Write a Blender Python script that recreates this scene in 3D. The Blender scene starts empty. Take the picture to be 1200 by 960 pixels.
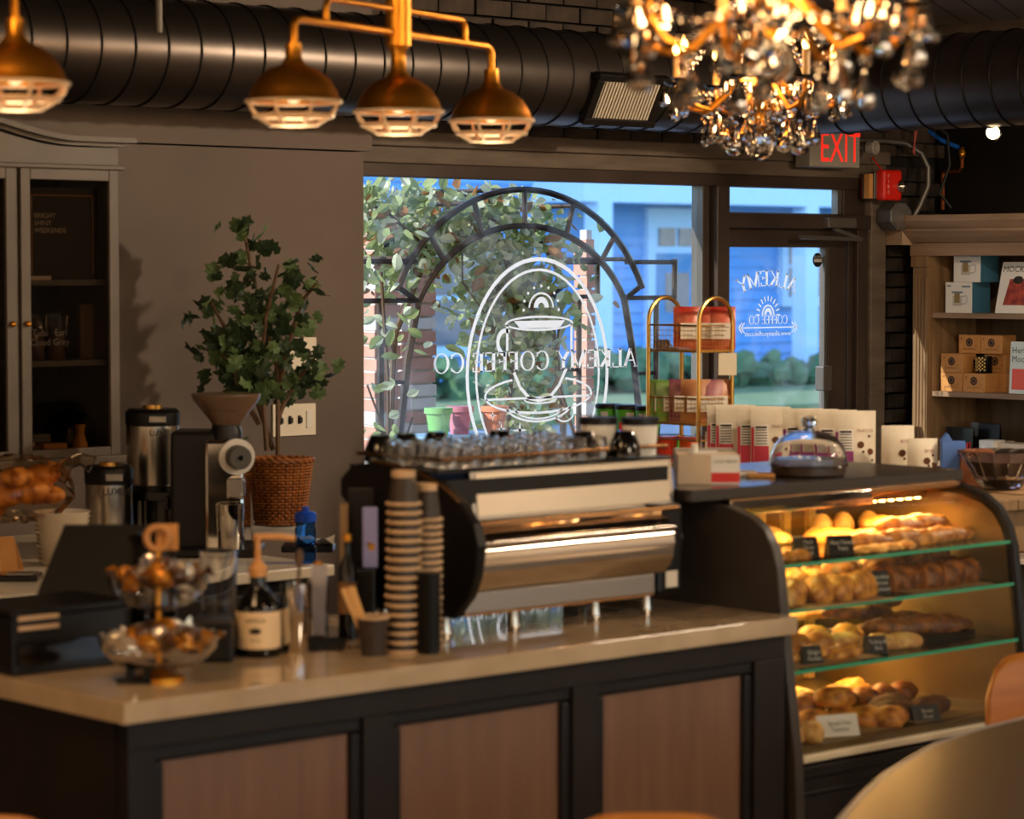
import bpy, math, random
from math import sin, cos, pi, radians
from mathutils import Vector, Matrix, Euler
random.seed(7)
S = bpy.context.scene
COL = S.collection

# ------------------------------------------------------------------ camera
cam_d = bpy.data.cameras.new('camera')
cam = bpy.data.objects.new('camera', cam_d)
COL.objects.link(cam)
cam.location = (0, 0, 1.90)
YAW = 0.73859                      # U (window wall) is turned this far from the picture plane
cam.rotation_euler = (radians(90) - 0.05246, 0, -YAW)
cam_d.sensor_width = 36
cam_d.lens = 95.29
cam_d.clip_end = 200
cam_d.dof.use_dof = True
cam_d.dof.focus_distance = 12.6
cam_d.dof.aperture_fstop = 3.6
S.camera = cam

# ------------------------------------------------------------------ world, lamps, exposure
w = bpy.data.worlds.new('sky'); S.world = w; w.use_nodes = True
nt = w.node_tree
sky = nt.nodes.new('ShaderNodeTexSky'); sky.sky_type = 'NISHITA'; sky.sun_disc = False
sky.sun_elevation = radians(38); sky.sun_rotation = radians(250); sky.air_density = 1.2; sky.dust_density = 0.4; sky.ozone_density = 3.0
bg = nt.nodes['Background']; bg.inputs['Strength'].default_value = 0.52
nt.links.new(sky.outputs['Color'], bg.inputs['Color'])
S.view_settings.view_transform = 'Standard'; S.view_settings.look = 'None'
S.view_settings.gamma = 1.0; S.view_settings.use_curve_mapping = False
S.view_settings.exposure = 0.18
S.cycles.transparent_max_bounces = 24

def lamp(name, kind, loc, energy, col, size=0.1, aim=None, spot=None, size_y=None):
    d = bpy.data.lights.new(name, kind); d.energy = energy; d.color = col
    if kind == 'AREA':
        d.size = size
        if size_y: d.shape = 'RECTANGLE'; d.size_y = size_y
    elif kind == 'SUN': d.angle = size
    else: d.shadow_soft_size = size
    if spot: d.spot_size = radians(spot); d.spot_blend = 0.5
    o = bpy.data.objects.new(name, d); COL.objects.link(o); o.location = loc
    if aim is not None:
        o.rotation_euler = (Vector(aim) - Vector(loc)).to_track_quat('-Z', 'Y').to_euler()
    return o
WARM = (1.0, 0.60, 0.27); SOFT = (1.0, 0.79, 0.56)
lamp('sun', 'SUN', (0, 0, 20), 6.0, (1.0, 0.9, 0.74), radians(0.6), aim=(0.80, -0.30, 20 - 0.52))
lamp('ceiling_can_light', 'SPOT', (8.6, 4.6, 3.05), 320, SOFT, 0.10, aim=(6.6, 7.6, 1.3), spot=100)
lamp('added_ceiling_fill', 'AREA', (4.6, 0.6, 3.05), 60, SOFT, 1.2, aim=(5.2, 3.0, 0.5), size_y=0.6)  # this and the next are unseen fill lamps, added for ambient light
lamp('added_ceiling_fill', 'AREA', (8.8, 1.6, 3.05), 85, SOFT, 1.0, aim=(8.8, 1.6, 0.5), size_y=0.6)
lamp('added_wall_fill', 'AREA', (4.5, -1.3, 3.1), 420, SOFT, 11.0, aim=(4.5, -2.2, 1.5), size_y=.15)  # these wall lamps are unseen, added so metal and glass reflect lit walls
lamp('added_wall_fill', 'AREA', (-1.3, 3.2, 3.1), 260, SOFT, 9.0, aim=(-2.2, 3.2, 1.5), size_y=.15)
lamp('added_wall_fill', 'AREA', (10.1, 1.4, 3.1), 70, SOFT, 7.0, aim=(10.93, 1.4, 1.6), size_y=.15)
lamp('spotlight_beam', 'SPOT', (9.30, 7.10, 2.45), 28, SOFT, .03, aim=(10.5, 8.1, 1.5), spot=110)
lamp('added_ceiling_fill', 'AREA', (2.2, 4.4, 3.05), 26, WARM, 0.8, aim=(3.0, 5.0, 0.5), size_y=0.6)  # unseen lamp, added to warm the dark end of the counter

# ------------------------------------------------------------------ materials
def lin(h):
    if isinstance(h, str):
        h = h.lstrip('#'); c = [int(h[i:i + 2], 16) / 255 for i in (0, 2, 4)]
        return tuple(x / 12.92 if x <= 0.04045 else ((x + 0.055) / 1.055) ** 2.4 for x in c) + (1,)
    return tuple(h) + (1,)
MATS = {}
def mat(name, col, rough=0.5, metal=0.0, col2=None, nscale=6.0, stretch=(1, 1, 1), bump=0.0, bscale=None, coat=0.0, emit=0.0, ecol=None, trans=0.0, ior=1.45, spec=0.5, ramp=(0.35, 0.7), alpha=1.0):
    if name in MATS: return MATS[name]
    m = bpy.data.materials.new(name); m.use_nodes = True; MATS[name] = m
    n = m.node_tree.nodes; l = m.node_tree.links; b = n['Principled BSDF']
    b.inputs['Base Color'].default_value = lin(col); b.inputs['Roughness'].default_value = rough
    b.inputs['Metallic'].default_value = metal; b.inputs['IOR'].default_value = ior
    b.inputs['Specular IOR Level'].default_value = spec
    b.inputs['Coat Weight'].default_value = coat; b.inputs['Coat Roughness'].default_value = 0.15
    b.inputs['Transmission Weight'].default_value = trans; b.inputs['Alpha'].default_value = alpha
    if emit:
        b.inputs['Emission Color'].default_value = lin(ecol or col); b.inputs['Emission Strength'].default_value = emit
    if col2 or bump:
        tc = n.new('ShaderNodeTexCoord'); mp = n.new('ShaderNodeMapping'); mp.inputs['Scale'].default_value = stretch
        l.new(tc.outputs['Object'], mp.inputs['Vector'])
        nz = n.new('ShaderNodeTexNoise'); nz.inputs['Scale'].default_value = nscale; nz.inputs['Detail'].default_value = 5
        l.new(mp.outputs['Vector'], nz.inputs['Vector'])
        if col2:
            r = n.new('ShaderNodeValToRGB'); r.color_ramp.elements[0].color = lin(col); r.color_ramp.elements[1].color = lin(col2)
            r.color_ramp.elements[0].position, r.color_ramp.elements[1].position = ramp
            l.new(nz.outputs['Fac'], r.inputs['Fac']); l.new(r.outputs['Color'], b.inputs['Base Color'])
        if bump:
            bn = n.new('ShaderNodeBump'); bn.inputs['Strength'].default_value = bump; bn.inputs['Distance'].default_value = 0.01
            src = nz
            if bscale:
                src = n.new('ShaderNodeTexNoise'); src.inputs['Scale'].default_value = bscale; l.new(mp.outputs['Vector'], src.inputs['Vector'])
            l.new(src.outputs['Fac'], bn.inputs['Height']); l.new(bn.outputs['Normal'], b.inputs['Normal'])
    return m
def thin_glass(name, tint='#ffffff', rough=0.02, blend=0.25, smudge_haze=0.0, refl=1.0):
    if name in MATS: return MATS[name]
    m = bpy.data.materials.new(name); m.use_nodes = True; MATS[name] = m
    n = m.node_tree.nodes; l = m.node_tree.links; n.remove(n['Principled BSDF']); out = n['Material Output']
    t = n.new('ShaderNodeBsdfTransparent'); t.inputs['Color'].default_value = lin(tint)
    g = n.new('ShaderNodeBsdfGlossy'); g.inputs['Roughness'].default_value = rough
    lw = n.new('ShaderNodeLayerWeight'); lw.inputs['Blend'].default_value = blend
    k = n.new('ShaderNodeMath'); k.operation = 'MULTIPLY'; k.inputs[1].default_value = refl; l.new(lw.outputs['Fresnel'], k.inputs[0])
    mx = n.new('ShaderNodeMixShader'); l.new(k.outputs[0], mx.inputs['Fac']); l.new(t.outputs[0], mx.inputs[1]); l.new(g.outputs[0], mx.inputs[2])
    last = mx
    if smudge_haze:
        tc = n.new('ShaderNodeTexCoord'); nz = n.new('ShaderNodeTexNoise'); nz.inputs['Scale'].default_value = 3.5; nz.inputs['Detail'].default_value = 8; nz.inputs['Distortion'].default_value = 1.4
        l.new(tc.outputs['Object'], nz.inputs['Vector'])
        r = n.new('ShaderNodeMapRange'); r.inputs['From Min'].default_value = 0.42; r.inputs['From Max'].default_value = 0.85; r.inputs['To Max'].default_value = smudge_haze
        l.new(nz.outputs['Fac'], r.inputs['Value'])
        d = n.new('ShaderNodeBsdfTranslucent'); d.inputs['Color'].default_value = (0.9, 0.9, 0.9, 1)
        m2 = n.new('ShaderNodeMixShader'); l.new(r.outputs[0], m2.inputs['Fac']); l.new(mx.outputs[0], m2.inputs[1]); l.new(d.outputs[0], m2.inputs[2]); last = m2
    l.new(last.outputs[0], out.inputs['Surface'])
    return m

M = dict(
    copper_=mat('copper_trim', '#a87c52', 0.25, metal=0.9),
    plaster=mat('plaster', '#67574b', 0.62, col2='#5b4c42', nscale=1.2, bump=0.05, bscale=60),
    black=mat('black_paint', '#110d0b', 0.5, col2='#19130f', nscale=5, spec=.35),
    blackbrick=mat('black_brick', '#1d1816', 0.55, col2='#40352d', nscale=9, bump=0.5, bscale=25),
    brownbrick=mat('brown_brick', '#2c231c', 0.75, col2='#4a3b2e', nscale=8, bump=0.5, bscale=25),
    plasterl=mat('light_plaster', '#b3a594', 0.7),
    mortar=mat('dark_mortar', '#1a1512', 0.9, bump=0.3, nscale=40),
    beam=mat('painted_beam', '#6b5c4e', 0.6, col2='#54473b', nscale=4, stretch=(1, 1, 6), bump=0.15, bscale=20),
    bronze=mat('bronze_frame', '#4a3c34', 0.42, metal=0.3, col2='#3a2f29', nscale=3),
    alu=mat('dull_aluminium', '#6a655f', 0.45, metal=0.6),
    floor=mat('floor_wood', '#3a2a1e', 0.45, col2='#503a28', nscale=4, stretch=(1, 8, 1)),
    ceilboard=mat('ceiling_board', '#9a8c80', 0.6, col2='#8a7d72', nscale=3, stretch=(8, 1, 1)),
    duct=mat('duct_black', '#564d47', 0.32, metal=0.85, col2='#48403a', nscale=2.5),
    ductseam=mat('duct_seam', '#1a1614', 0.5, metal=0.5),
    cream_stone=mat('cream_stone', '#b89f80', 0.035, col2='#a88f70', nscale=7, spec=.6),
    back_stone=mat('back_stone', '#d6c9b4', 0.3, col2='#c8b99f', nscale=5),
    dkframe=mat('dark_frame', '#1b1410', 0.5, col2='#231b15', nscale=6, spec=.3),
    panelwood=mat('panel_wood', '#71503b', 0.42, col2='#7f5b45', nscale=2.2, stretch=(9, 9, 0.7), bump=0.05),
    steel=mat('brushed_steel', '#b9b0a4', 0.24, metal=1.0),
    steelpol=mat('polished_steel', '#d3ccc3', 0.07, metal=1.0),
    greysteel=mat('grey_steel', '#96918d', 0.34, metal=0.9),
    mirror=mat('mirror_panel', '#d9d6d0', 0.03, metal=1.0),
    brass=mat('aged_brass', '#e39a34', 0.36, metal=0.95, col2='#c47c20', nscale=6),
    cagebrass=mat('pale_brass', '#efd0a8', 0.4, metal=0.4),
    gold=mat('gold_wire', '#c9964c', 0.3, metal=0.9),
    blackpl=mat('black_plastic', '#0e0b0a', 0.38, spec=.35),
    blackgl=mat('black_gloss', '#0c0a09', 0.12),
    rubber=mat('rubber', '#1b1715', 0.8),
    cream=mat('cream_paper', '#d9cbb4', 0.7),
    white=mat('white_card', '#e2dcd2', 0.6),
    whitepl=mat('white_plastic', '#e6ded2', 0.35),
    switch=mat('switch_plate', '#e8d9c2', 0.35),
    kraft=mat('kraft_card', '#c48a4c', 0.75, col2='#b87e42', nscale=20),
    ink=mat('dark_ink', '#2b211a', 0.7),
    decal=mat('white_vinyl', '#f6f2ea', 0.6),
    red=mat('red_plastic', '#cf1f12', 0.35), redglow=mat('red_letters_glow', '#f0281a', 0.5, emit=0.7),  # glow is added to the exit letters, which are not lit
    exitgrey=mat('exit_housing', '#8d8478', 0.5),
    woodold=mat('old_wood', '#8f6f4c', 0.6, col2='#6d5236', nscale=3, stretch=(7, 7, 0.8), bump=0.2),
    woodoldh=mat('old_wood_shelf', '#94765a', 0.6, col2='#7a5f45', nscale=3, stretch=(7, 0.8, 7), bump=0.2),
    woodback=mat('bookcase_back', '#5f482f', 0.65, col2='#49371f', nscale=3, stretch=(6, 6, 0.6)),
    cabwood=mat('painted_cabinet', '#5f5245', 0.45, col2='#53473b', nscale=5),
    cabdark=mat('cabinet_dark_inside', '#1f1712', 0.7),
    iron=mat('wrought_iron', '#3c312c', 0.5, metal=0.5, col2='#54402f', nscale=9),
    leafd=mat('leaf_dark', '#34432b', 0.45, col2='#4b5c3b', nscale=14), leafl=mat('leaf_light', '#5f7746', 0.45, col2='#7f9160', nscale=14),
    stem=mat('stem_brown', '#5b4128', 0.7),
    vine=mat('vine_leaf', '#8c9a5c', 0.5, col2='#b0b57e', nscale=9), vine2=mat('vine_leaf_pale', '#c3c9a8', 0.5, col2='#d6d3b4', nscale=9), vine3=mat('vine_leaf_brown', '#a3703c', 0.6, col2='#7c5026', nscale=9),
    wicker=mat('wicker', '#a0602c', 0.5, col2='#74401a', nscale=30), wickerd=mat('wicker_gap', '#2d170a', 0.8),
    crystal=mat('cut_crystal', '#fff4e6', 0.0, trans=1.0, ior=1.52, spec=0.7),
    candle=mat('candle_sleeve', '#e0b070', 0.5), flame=mat('bulb_glow', '#ffca86', 0.4, emit=26, ecol='#ffb862'),
    bread=mat('golden_bread', '#dc943c', 0.45, col2='#8a4614', nscale=26, bump=0.6, ramp=(.38, .66)), breadd=mat('dark_bread', '#a55f24', 0.5, col2='#54260b', nscale=24, bump=0.6, ramp=(.36, .62)),
    breadl=mat('pale_bread', '#e0b068', 0.55, col2='#a8682a', nscale=24, bump=0.5, ramp=(.4, .66)), cookie=mat('cookie', '#6b3d1c', 0.8, col2='#3e210e', nscale=30, bump=0.4),
    glassgreen=mat('shelf_edge', '#2f8f6a', 0.15, spec=0.8), blue=mat('blue_cap', '#1546b8', 0.35),
    pink=mat('pouch_pink', '#c8324e', 0.45), purple=mat('pouch_purple', '#8e2f7c', 0.45), pouch=mat('pouch_cream', '#d8ccb8', 0.5, col2='#cbbea8', nscale=10, bump=0.1),
    green=mat('tub_green', '#58b52c', 0.4), orange=mat('orange_tub', '#f0591c', 0.4), tan=mat('kraft_rim', '#c2a07a', 0.6), cupblk=mat('dark_cup', '#2c211a', 0.5, col2='#372a20', nscale=30),
    chair=mat('tan_bentwood', '#b06a1c', 0.4, col2='#9c5a14', nscale=4, stretch=(1, 1, 8)),
    tabletop=mat('brushed_table_metal', '#a8937c', 0.32, metal=0.85), gloss_glass=thin_glass('clear_glass', '#f4f6f5', 0.01, 0.35),
    casegl=thin_glass('case_glass', '#f2f5f2', 0.03, 0.2, smudge_haze=0.05), pane=thin_glass('window_glass', '#e9f3ff', 0.02, 0.12, smudge_haze=0.16, refl=0.6), cabglass=thin_glass('cabinet_glass', '#a3978b', 0.03, 0.15, refl=.6),  # hazy patches on case glass imitate soft reflections; the window's are grime
    shelfgl=thin_glass('shelf_glass', '#dff2e8', 0.02, 0.2), film=thin_glass('clear_film', '#f2e8da', 0.1, 0.2), glass=mat('solid_glass', '#ffffff', 0.0, trans=1.0, ior=1.42), amber=mat('brown_hopper', '#6e543e', 0.2, alpha=.8, coat=.3), bottleblue=thin_glass('blue_bottle', '#7cbcff', 0.06, 0.15),
)

def vinyl():
    m = MATS['white_vinyl']; n = m.node_tree.nodes; l = m.node_tree.links
    t = n.new('ShaderNodeBsdfTranslucent'); t.inputs['Color'].default_value = (0.95, 0.93, 0.9, 1); x = n.new('ShaderNodeMixShader'); x.inputs['Fac'].default_value = 0.55
    l.new(n['Principled BSDF'].outputs[0], x.inputs[1]); l.new(t.outputs[0], x.inputs[2]); l.new(x.outputs[0], n['Material Output'].inputs['Surface'])
vinyl()
def leafy(k):
    m = M[k]; n = m.node_tree.nodes; l = m.node_tree.links; b = n['Principled BSDF']
    t = n.new('ShaderNodeBsdfTranslucent'); x = n.new('ShaderNodeMixShader'); x.inputs['Fac'].default_value = 0.4
    src = b.inputs['Base Color'].links[0].from_socket; l.new(src, t.inputs['Color'])
    l.new(b.outputs[0], x.inputs[1]); l.new(t.outputs[0], x.inputs[2]); l.new(x.outputs[0], n['Material Output'].inputs['Surface'])
for k in ('vine', 'vine2', 'vine3', 'leafd', 'leafl'): leafy(k)

# ------------------------------------------------------------------ mesh builder
class MB:
    def __init__(s): s.v = []; s.f = []
    def add(s, vs, fs):
        k = len(s.v); s.v += [tuple(v) for v in vs]; s.f += [tuple(i + k for i in f) for f in fs]; return s
    def box(s, x0, x1, y0, y1, z0, z1):
        return s.add([(x0, y0, z0), (x1, y0, z0), (x1, y1, z0), (x0, y1, z0), (x0, y0, z1), (x1, y0, z1), (x1, y1, z1), (x0, y1, z1)],
                     [(0, 3, 2, 1), (4, 5, 6, 7), (0, 1, 5, 4), (1, 2, 6, 5), (2, 3, 7, 6), (3, 0, 4, 7)])
    def lathe(s, prof, seg=20, c=(0, 0, 0), ax='z', ph=0.0, caps=True):
        vs = []; fs = []; n = len(prof)
        for r, h in prof:
            for i in range(seg):
                a = 2 * pi * i / seg + ph; p = (r * cos(a), r * sin(a), h)
                if ax == 'x': p = (p[2], p[0], p[1])
                elif ax == 'y': p = (p[0], p[2], p[1])
                vs.append((p[0] + c[0], p[1] + c[1], p[2] + c[2]))
        for j in range(n - 1):
            for i in range(seg):
                a = j * seg + i; b = j * seg + (i + 1) % seg
                fs.append((a, b, b + seg, a + seg))
        if caps:
            if prof[0][0] > 1e-6: fs.append(tuple(reversed(range(seg))))
            if prof[-1][0] > 1e-6: fs.append(tuple(range((n - 1) * seg, n * seg)))
        return s.add(vs, fs)
    def tube(s, pts, r, seg=8, closed=False, flat=None):
        P = [Vector(p) for p in pts]; n = len(P); vs = []; fs = []
        rs = r if isinstance(r, (list, tuple)) else [r] * n
        up = Vector((0, 0, 1)); prev = None
        for i in range(n):
            t = (P[(i + 1) % n] - P[i - 1]) if closed else (P[min(i + 1, n - 1)] - P[max(i - 1, 0)])
            t.normalize()
            if prev is None:
                ref = up if abs(t.z) < 0.9 else Vector((1, 0, 0)); u = t.cross(ref).normalized()
            else:
                u = (prev - t * prev.dot(t)); u = u.normalized() if u.length > 1e-6 else t.orthogonal().normalized()
            prev = u; v = t.cross(u)
            for k in range(seg):
                a = 2 * pi * k / seg; d = u * cos(a) + v * sin(a) * (flat or 1)
                vs.append(P[i] + d * rs[i])
        m = n if closed else n - 1
        for i in range(m):
            for k in range(seg):
                a = i * seg + k; b = i * seg + (k + 1) % seg; c = ((i + 1) % n) * seg
                fs.append((a, b, c + (k + 1) % seg, c + k))
        if not closed: fs += [tuple(reversed(range(seg))), tuple(range((n - 1) * seg, n * seg))]
        return s.add(vs, fs)
    def prism(s, poly, ax, a0, a1):
        n = len(poly)
        def q(p, t): return (t, p[0], p[1]) if ax == 'x' else (p[0], t, p[1]) if ax == 'y' else (p[0], p[1], t)
        vs = [q(p, a0) for p in poly] + [q(p, a1) for p in poly]
        fs = [tuple(range(n)), tuple(reversed(range(n, 2 * n)))] + [(i, n + i, n + (i + 1) % n, (i + 1) % n) for i in range(n)]
        return s.add(vs, fs)
    def ball(s, c, r, seg=12, rings=8, jit=0.0):
        rx, ry, rz = r if isinstance(r, (tuple, list)) else (r, r, r); vs = [(c[0], c[1], c[2] - rz)]; fs = []
        for j in range(1, rings):
            t = -pi / 2 + pi * j / rings
            for i in range(seg):
                a = 2 * pi * i / seg; k = 1 + random.uniform(-jit, jit)
                vs.append((c[0] + rx * cos(t) * cos(a) * k, c[1] + ry * cos(t) * sin(a) * k, c[2] + rz * sin(t) * k))
        vs.append((c[0], c[1], c[2] + rz)); N = len(vs) - 1
        for i in range(seg):
            fs.append((0, 1 + (i + 1) % seg, 1 + i)); fs.append((N, N - seg + i, N - seg + (i + 1) % seg))
        for j in range(rings - 2):
            for i in range(seg):
                a = 1 + j * seg + i; b = 1 + j * seg + (i + 1) % seg; fs.append((a, b, b + seg, a + seg))
        return s.add(vs, fs)
    def quad(s, a, b, c, d): return s.add([a, b, c, d], [(0, 1, 2, 3)])
    def xf(s, mtx): s.v = [tuple(mtx @ Vector(v)) for v in s.v]; return s
    def join(s, o, mtx=None): return s.add([tuple(mtx @ Vector(v)) for v in o.v] if mtx else o.v, o.f)
    def mesh(s, name, m, smooth=True):
        me = bpy.data.meshes.new(name); me.from_pydata(s.v, [], s.f); me.materials.append(m)
        if smooth:
            me.polygons.foreach_set('use_smooth', [True] * len(me.polygons)); me.update(); me.set_sharp_from_angle(angle=radians(38))
        me.update(); return me

def bevel(o, wd, seg=2):
    b = o.modifiers.new('bevel', 'BEVEL'); b.width = wd; b.segments = seg; b.limit_method = 'ANGLE'; b.angle_limit = radians(40); return o
def link(name, me, parent=None, loc=(0, 0, 0), rot=(0, 0, 0), sc=(1, 1, 1)):
    o = bpy.data.objects.new(name, me); COL.objects.link(o); o.parent = parent; o.location = loc; o.rotation_euler = rot; o.scale = sc; return o
def part(name, mb, m, parent=None, smooth=True, bev=0, loc=(0, 0, 0), rot=(0, 0, 0), label=None, kind=None):
    o = link(name, mb.mesh(name, m, smooth), parent, loc, rot)
    if bev: bevel(o, bev)
    if label: o['label'] = label
    if kind: o['kind'] = kind
    return o
def tag(o, label, cat, group=None, kind=None):
    o['label'] = label; o['category'] = cat
    if group: o['group'] = group
    if kind: o['kind'] = kind
    return o
def thing(name, label, cat, loc=(0, 0, 0), rz=0, group=None, kind=None):
    o = bpy.data.objects.new(name, None); COL.objects.link(o); o.location = loc; o.rotation_euler = (0, 0, rz); o.empty_display_size = 0.1
    return tag(o, label, cat, group, kind)
def one(name, label, cat, mb, m, loc=(0, 0, 0), rz=0, group=None, smooth=True, bev=0):
    o = link(name, mb.mesh(name, m, smooth), None, loc, (0, 0, rz))
    if bev: bevel(o, bev)
    return tag(o, label, cat, group)
def struct(name, mb=None, m=None, smooth=False, bev=0):
    if mb is None: o = bpy.data.objects.new(name, None); COL.objects.link(o)
    else: o = link(name, mb.mesh(name, m, smooth))
    if bev: bevel(o, bev)
    o['kind'] = 'structure'; return o
def dup(root, loc, rz=None, label=None, group=None):
    r = root.copy(); COL.objects.link(r); r.location = loc
    if rz is not None: r.rotation_euler = (0, 0, rz)
    if label: r['label'] = label
    if group: r['group'] = group
    for ch in KIDS(root):
        c = ch.copy(); COL.objects.link(c); c.parent = r
        for g in KIDS(ch):
            d = g.copy(); COL.objects.link(d); d.parent = c
    return r
def KIDS(o): return [c for c in list(o.children)]

# ------------------------------------------------------------------ lettering
TXT = {}
def text(body, size, at=(0, 0, 0), right=(1, 0, 0), up=(0, 0, 1), align='CENTER', mb=None, sx=1.0):
    key = (body, align)
    if key not in TXT:
        c = bpy.data.curves.new('t', 'FONT'); c.body = body; c.size = 1; c.align_x = align; c.resolution_u = 2
        o = bpy.data.objects.new('t', c); me = bpy.data.meshes.new_from_object(o)
        TXT[key] = ([v.co[:2] for v in me.vertices], [tuple(p.vertices) for p in me.polygons])
        bpy.data.objects.remove(o); bpy.data.meshes.remove(me)
    vs, fs = TXT[key]; mb = mb or MB(); R = Vector(right); U = Vector(up); A = Vector(at)
    return mb.add([A + R * (x * size * sx) + U * (y * size) for x, y in vs], fs)
def bar(x0, y0, x1, y1, wd):
    d = Vector((x1 - x0, y1 - y0)); n = Vector((-d.y, d.x)).normalized() * wd / 2
    return [(x0 + n.x, y0 + n.y), (x0 - n.x, y0 - n.y), (x1 - n.x, y1 - n.y), (x1 + n.x, y1 + n.y)]
def ring2(cx, cy, rx, ry, tx, ty, a0=0, a1=360, n=24):
    out = []
    for i in range(n):
        a = radians(a0 + (a1 - a0) * i / n); b = radians(a0 + (a1 - a0) * (i + 1) / n)
        out.append([(cx + rx * cos(a), cy + ry * sin(a)), (cx + rx * cos(b), cy + ry * sin(b)), (cx + (rx - tx) * cos(b), cy + (ry - ty) * sin(b)), (cx + (rx - tx) * cos(a), cy + (ry - ty) * sin(a))])
    return out
def serif(ch):                       # a light roman alphabet drawn from strokes; returns (quads, advance)
    T, t, s = 0.165, 0.068, 0.058
    def sf(x, y, wd=0.26): return bar(x - wd / 2, y, x + wd / 2, y, s)
    B = s / 2
    if ch == 'A': return [bar(.06, 0, .36, 1, t), bar(.36, 1, .68, 0, T), bar(.17, .36, .54, .36, t), sf(.07, B, .22), sf(.68, B, .26)], .78
    if ch == 'L': return [bar(.16, 0, .16, 1, T), bar(.16, B, .58, B, s), bar(.57, 0, .57, .26, t), sf(.16, 1 - B)], .64
    if ch == 'K': return [bar(.16, 0, .16, 1, T), bar(.2, .42, .6, 1, t), bar(.3, .52, .64, 0, T), sf(.16, B), sf(.16, 1 - B), sf(.6, 1 - B, .22), sf(.65, B, .24)], .76
    if ch == 'E': return [bar(.16, 0, .16, 1, T), bar(.16, B, .58, B, s), bar(.16, .52, .46, .52, s), bar(.16, 1 - B, .56, 1 - B, s), bar(.58, 0, .58, .24, t), bar(.56, .8, .56, 1, t), bar(.46, .42, .46, .62, t), sf(.12, B, .18), sf(.12, 1 - B, .18)], .64
    if ch == 'F': return [bar(.16, 0, .16, 1, T), bar(.16, .52, .44, .52, s), bar(.16, 1 - B, .54, 1 - B, s), bar(.54, .78, .54, 1, t), bar(.44, .42, .44, .62, t), sf(.16, B)], .6
    if ch == 'M': return [bar(.12, 0, .12, 1, t), bar(.14, 1, .46, .05, T), bar(.46, .05, .78, 1, t), bar(.8, 0, .8, 1, T), sf(.12, B, .2), sf(.8, B), sf(.08, 1 - B, .16), sf(.84, 1 - B, .16)], .94
    if ch == 'Y': return [bar(.06, 1, .36, .46, T), bar(.66, 1, .36, .46, t), bar(.36, 0, .36, .5, T), sf(.36, B), sf(.08, 1 - B, .22), sf(.66, 1 - B, .2)], .74
    if ch == 'C': return ring2(.42, .5, .38, .52, .13, .045, 45, 315) + [bar(.68, .72, .68, .95, t), bar(.68, .08, .68, .25, t)], .76
    if ch == 'O': return ring2(.44, .5, .4, .52, .13, .045), .88
    return [], .36
def serif_line(s, wd, ht, fn):
    adv = sum(serif(c)[1] for c in s); k = wd / adv; x = 0; out = []
    for c in s:
        qs, a = serif(c)
        for q in qs: out.append([fn((x + p[0]) * k, p[1] * ht) for p in q])
        x += a
    return out
def serif_letters(s, wd, ht, fn):
    adv = sum(serif(c)[1] for c in s); k = wd / adv; x = 0; out = []
    for c in s:
        qs, a = serif(c)
        if qs: out.append([[fn((x + p[0]) * k, p[1] * ht) for p in q] for q in qs])
        x += a
    return out
# ================================================================== SETTING
struct('floor', MB().box(-2.2, 11.2, -2.2, 8.75, -0.1, 0), M['floor'])
# ceiling: slab with diagonal boards that show above the bookcase corner
ceil = struct('ceiling', MB().box(-2.2, 11.2, -2.2, 9.0, 3.15, 3.3), M['black'])
bd = Vector((0.864, 0.504, 0)); bn = Vector((-0.504, 0.864, 0)); ang = math.atan2(bd.y, bd.x)
me_b = MB().box(-1.7, 1.7, -0.066, 0.066, 3.115, 3.16).mesh('plank', M['ceilboard'], False)
for i in range(22):
    c = Vector((9.6, 7.4, 0)) + bn * (i - 12) * 0.142
    link('plank', me_b, ceil, c, (0, 0, ang))
struct('trim_1', MB().box(10.87, 10.93, -2.2, 8.8, 3.05, 3.13), M['beam'])
# window wall: brick above the header, brick pier beside the door
wb = struct('wall_back', MB().box(6.95, 11.0, 8.80, 9.0, 2.44, 3.2).box(10.42, 11.0, 8.80, 9.0, 0, 2.44).box(6.95, 9.25, 8.80, 9.0, 0, 0.5), M['mortar'])
mb_ = MB().box(-0.098, 0.098, -0.05, 0.05, -0.032, 0.032).mesh('brick', M['brownbrick'], False)
mb2 = MB().box(-0.098, 0.098, -0.05, 0.05, -0.032, 0.032).mesh('brick', M['blackbrick'], False)
for r in range(10):
    for k in range(19):
        x = 7.12 + k * 0.208 + (0.104 if r % 2 else 0)
        if x < 10.9: link('brick', mb_, wb, (x, 8.79 + random.uniform(-.006, .006), 2.485 + r * 0.0755), (random.uniform(-.02, .02), 0, 0))
for r in range(31):
    for k in range(2):
        x = 10.53 + k * 0.208 + (0.06 if r % 2 else 0)
        link('brick', mb2, wb, (x, 8.78 + random.uniform(-.01, .01), 0.1 + r * 0.0755), (random.uniform(-.03, .03), 0, random.uniform(-.03, .03)))
wr = struct('wall_right', MB().box(10.93, 11.1, 5.6, 8.8, 0, 3.2), M['black'])
part('plaster_part', MB().box(10.93, 11.1, -2.2, 5.6, 0, 3.2), M['plasterl'], wr, False)
wl = struct('wall_left', MB().box(-2.2, 7.036, 8.63, 8.95, 0, 2.368), M['plaster'])
part('panel', MB().box(-2.2, 7.062, 8.605, 8.95, 2.374, 3.2), M['plaster'], wl, False)
rw = MB().box(-2.2, 11.1, -2.4, -2.2, 0, .8).box(-2.2, 11.1, -2.4, -2.2, 2.5, 3.3)
for a, b in ((-2.2, .6), (2.6, 3.2), (5.2, 5.8), (7.8, 8.4), (10.4, 11.1)): rw.box(a, b, -2.4, -2.2, .8, 2.5)
struct('wall_rear', rw, M['plasterl'])
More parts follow.
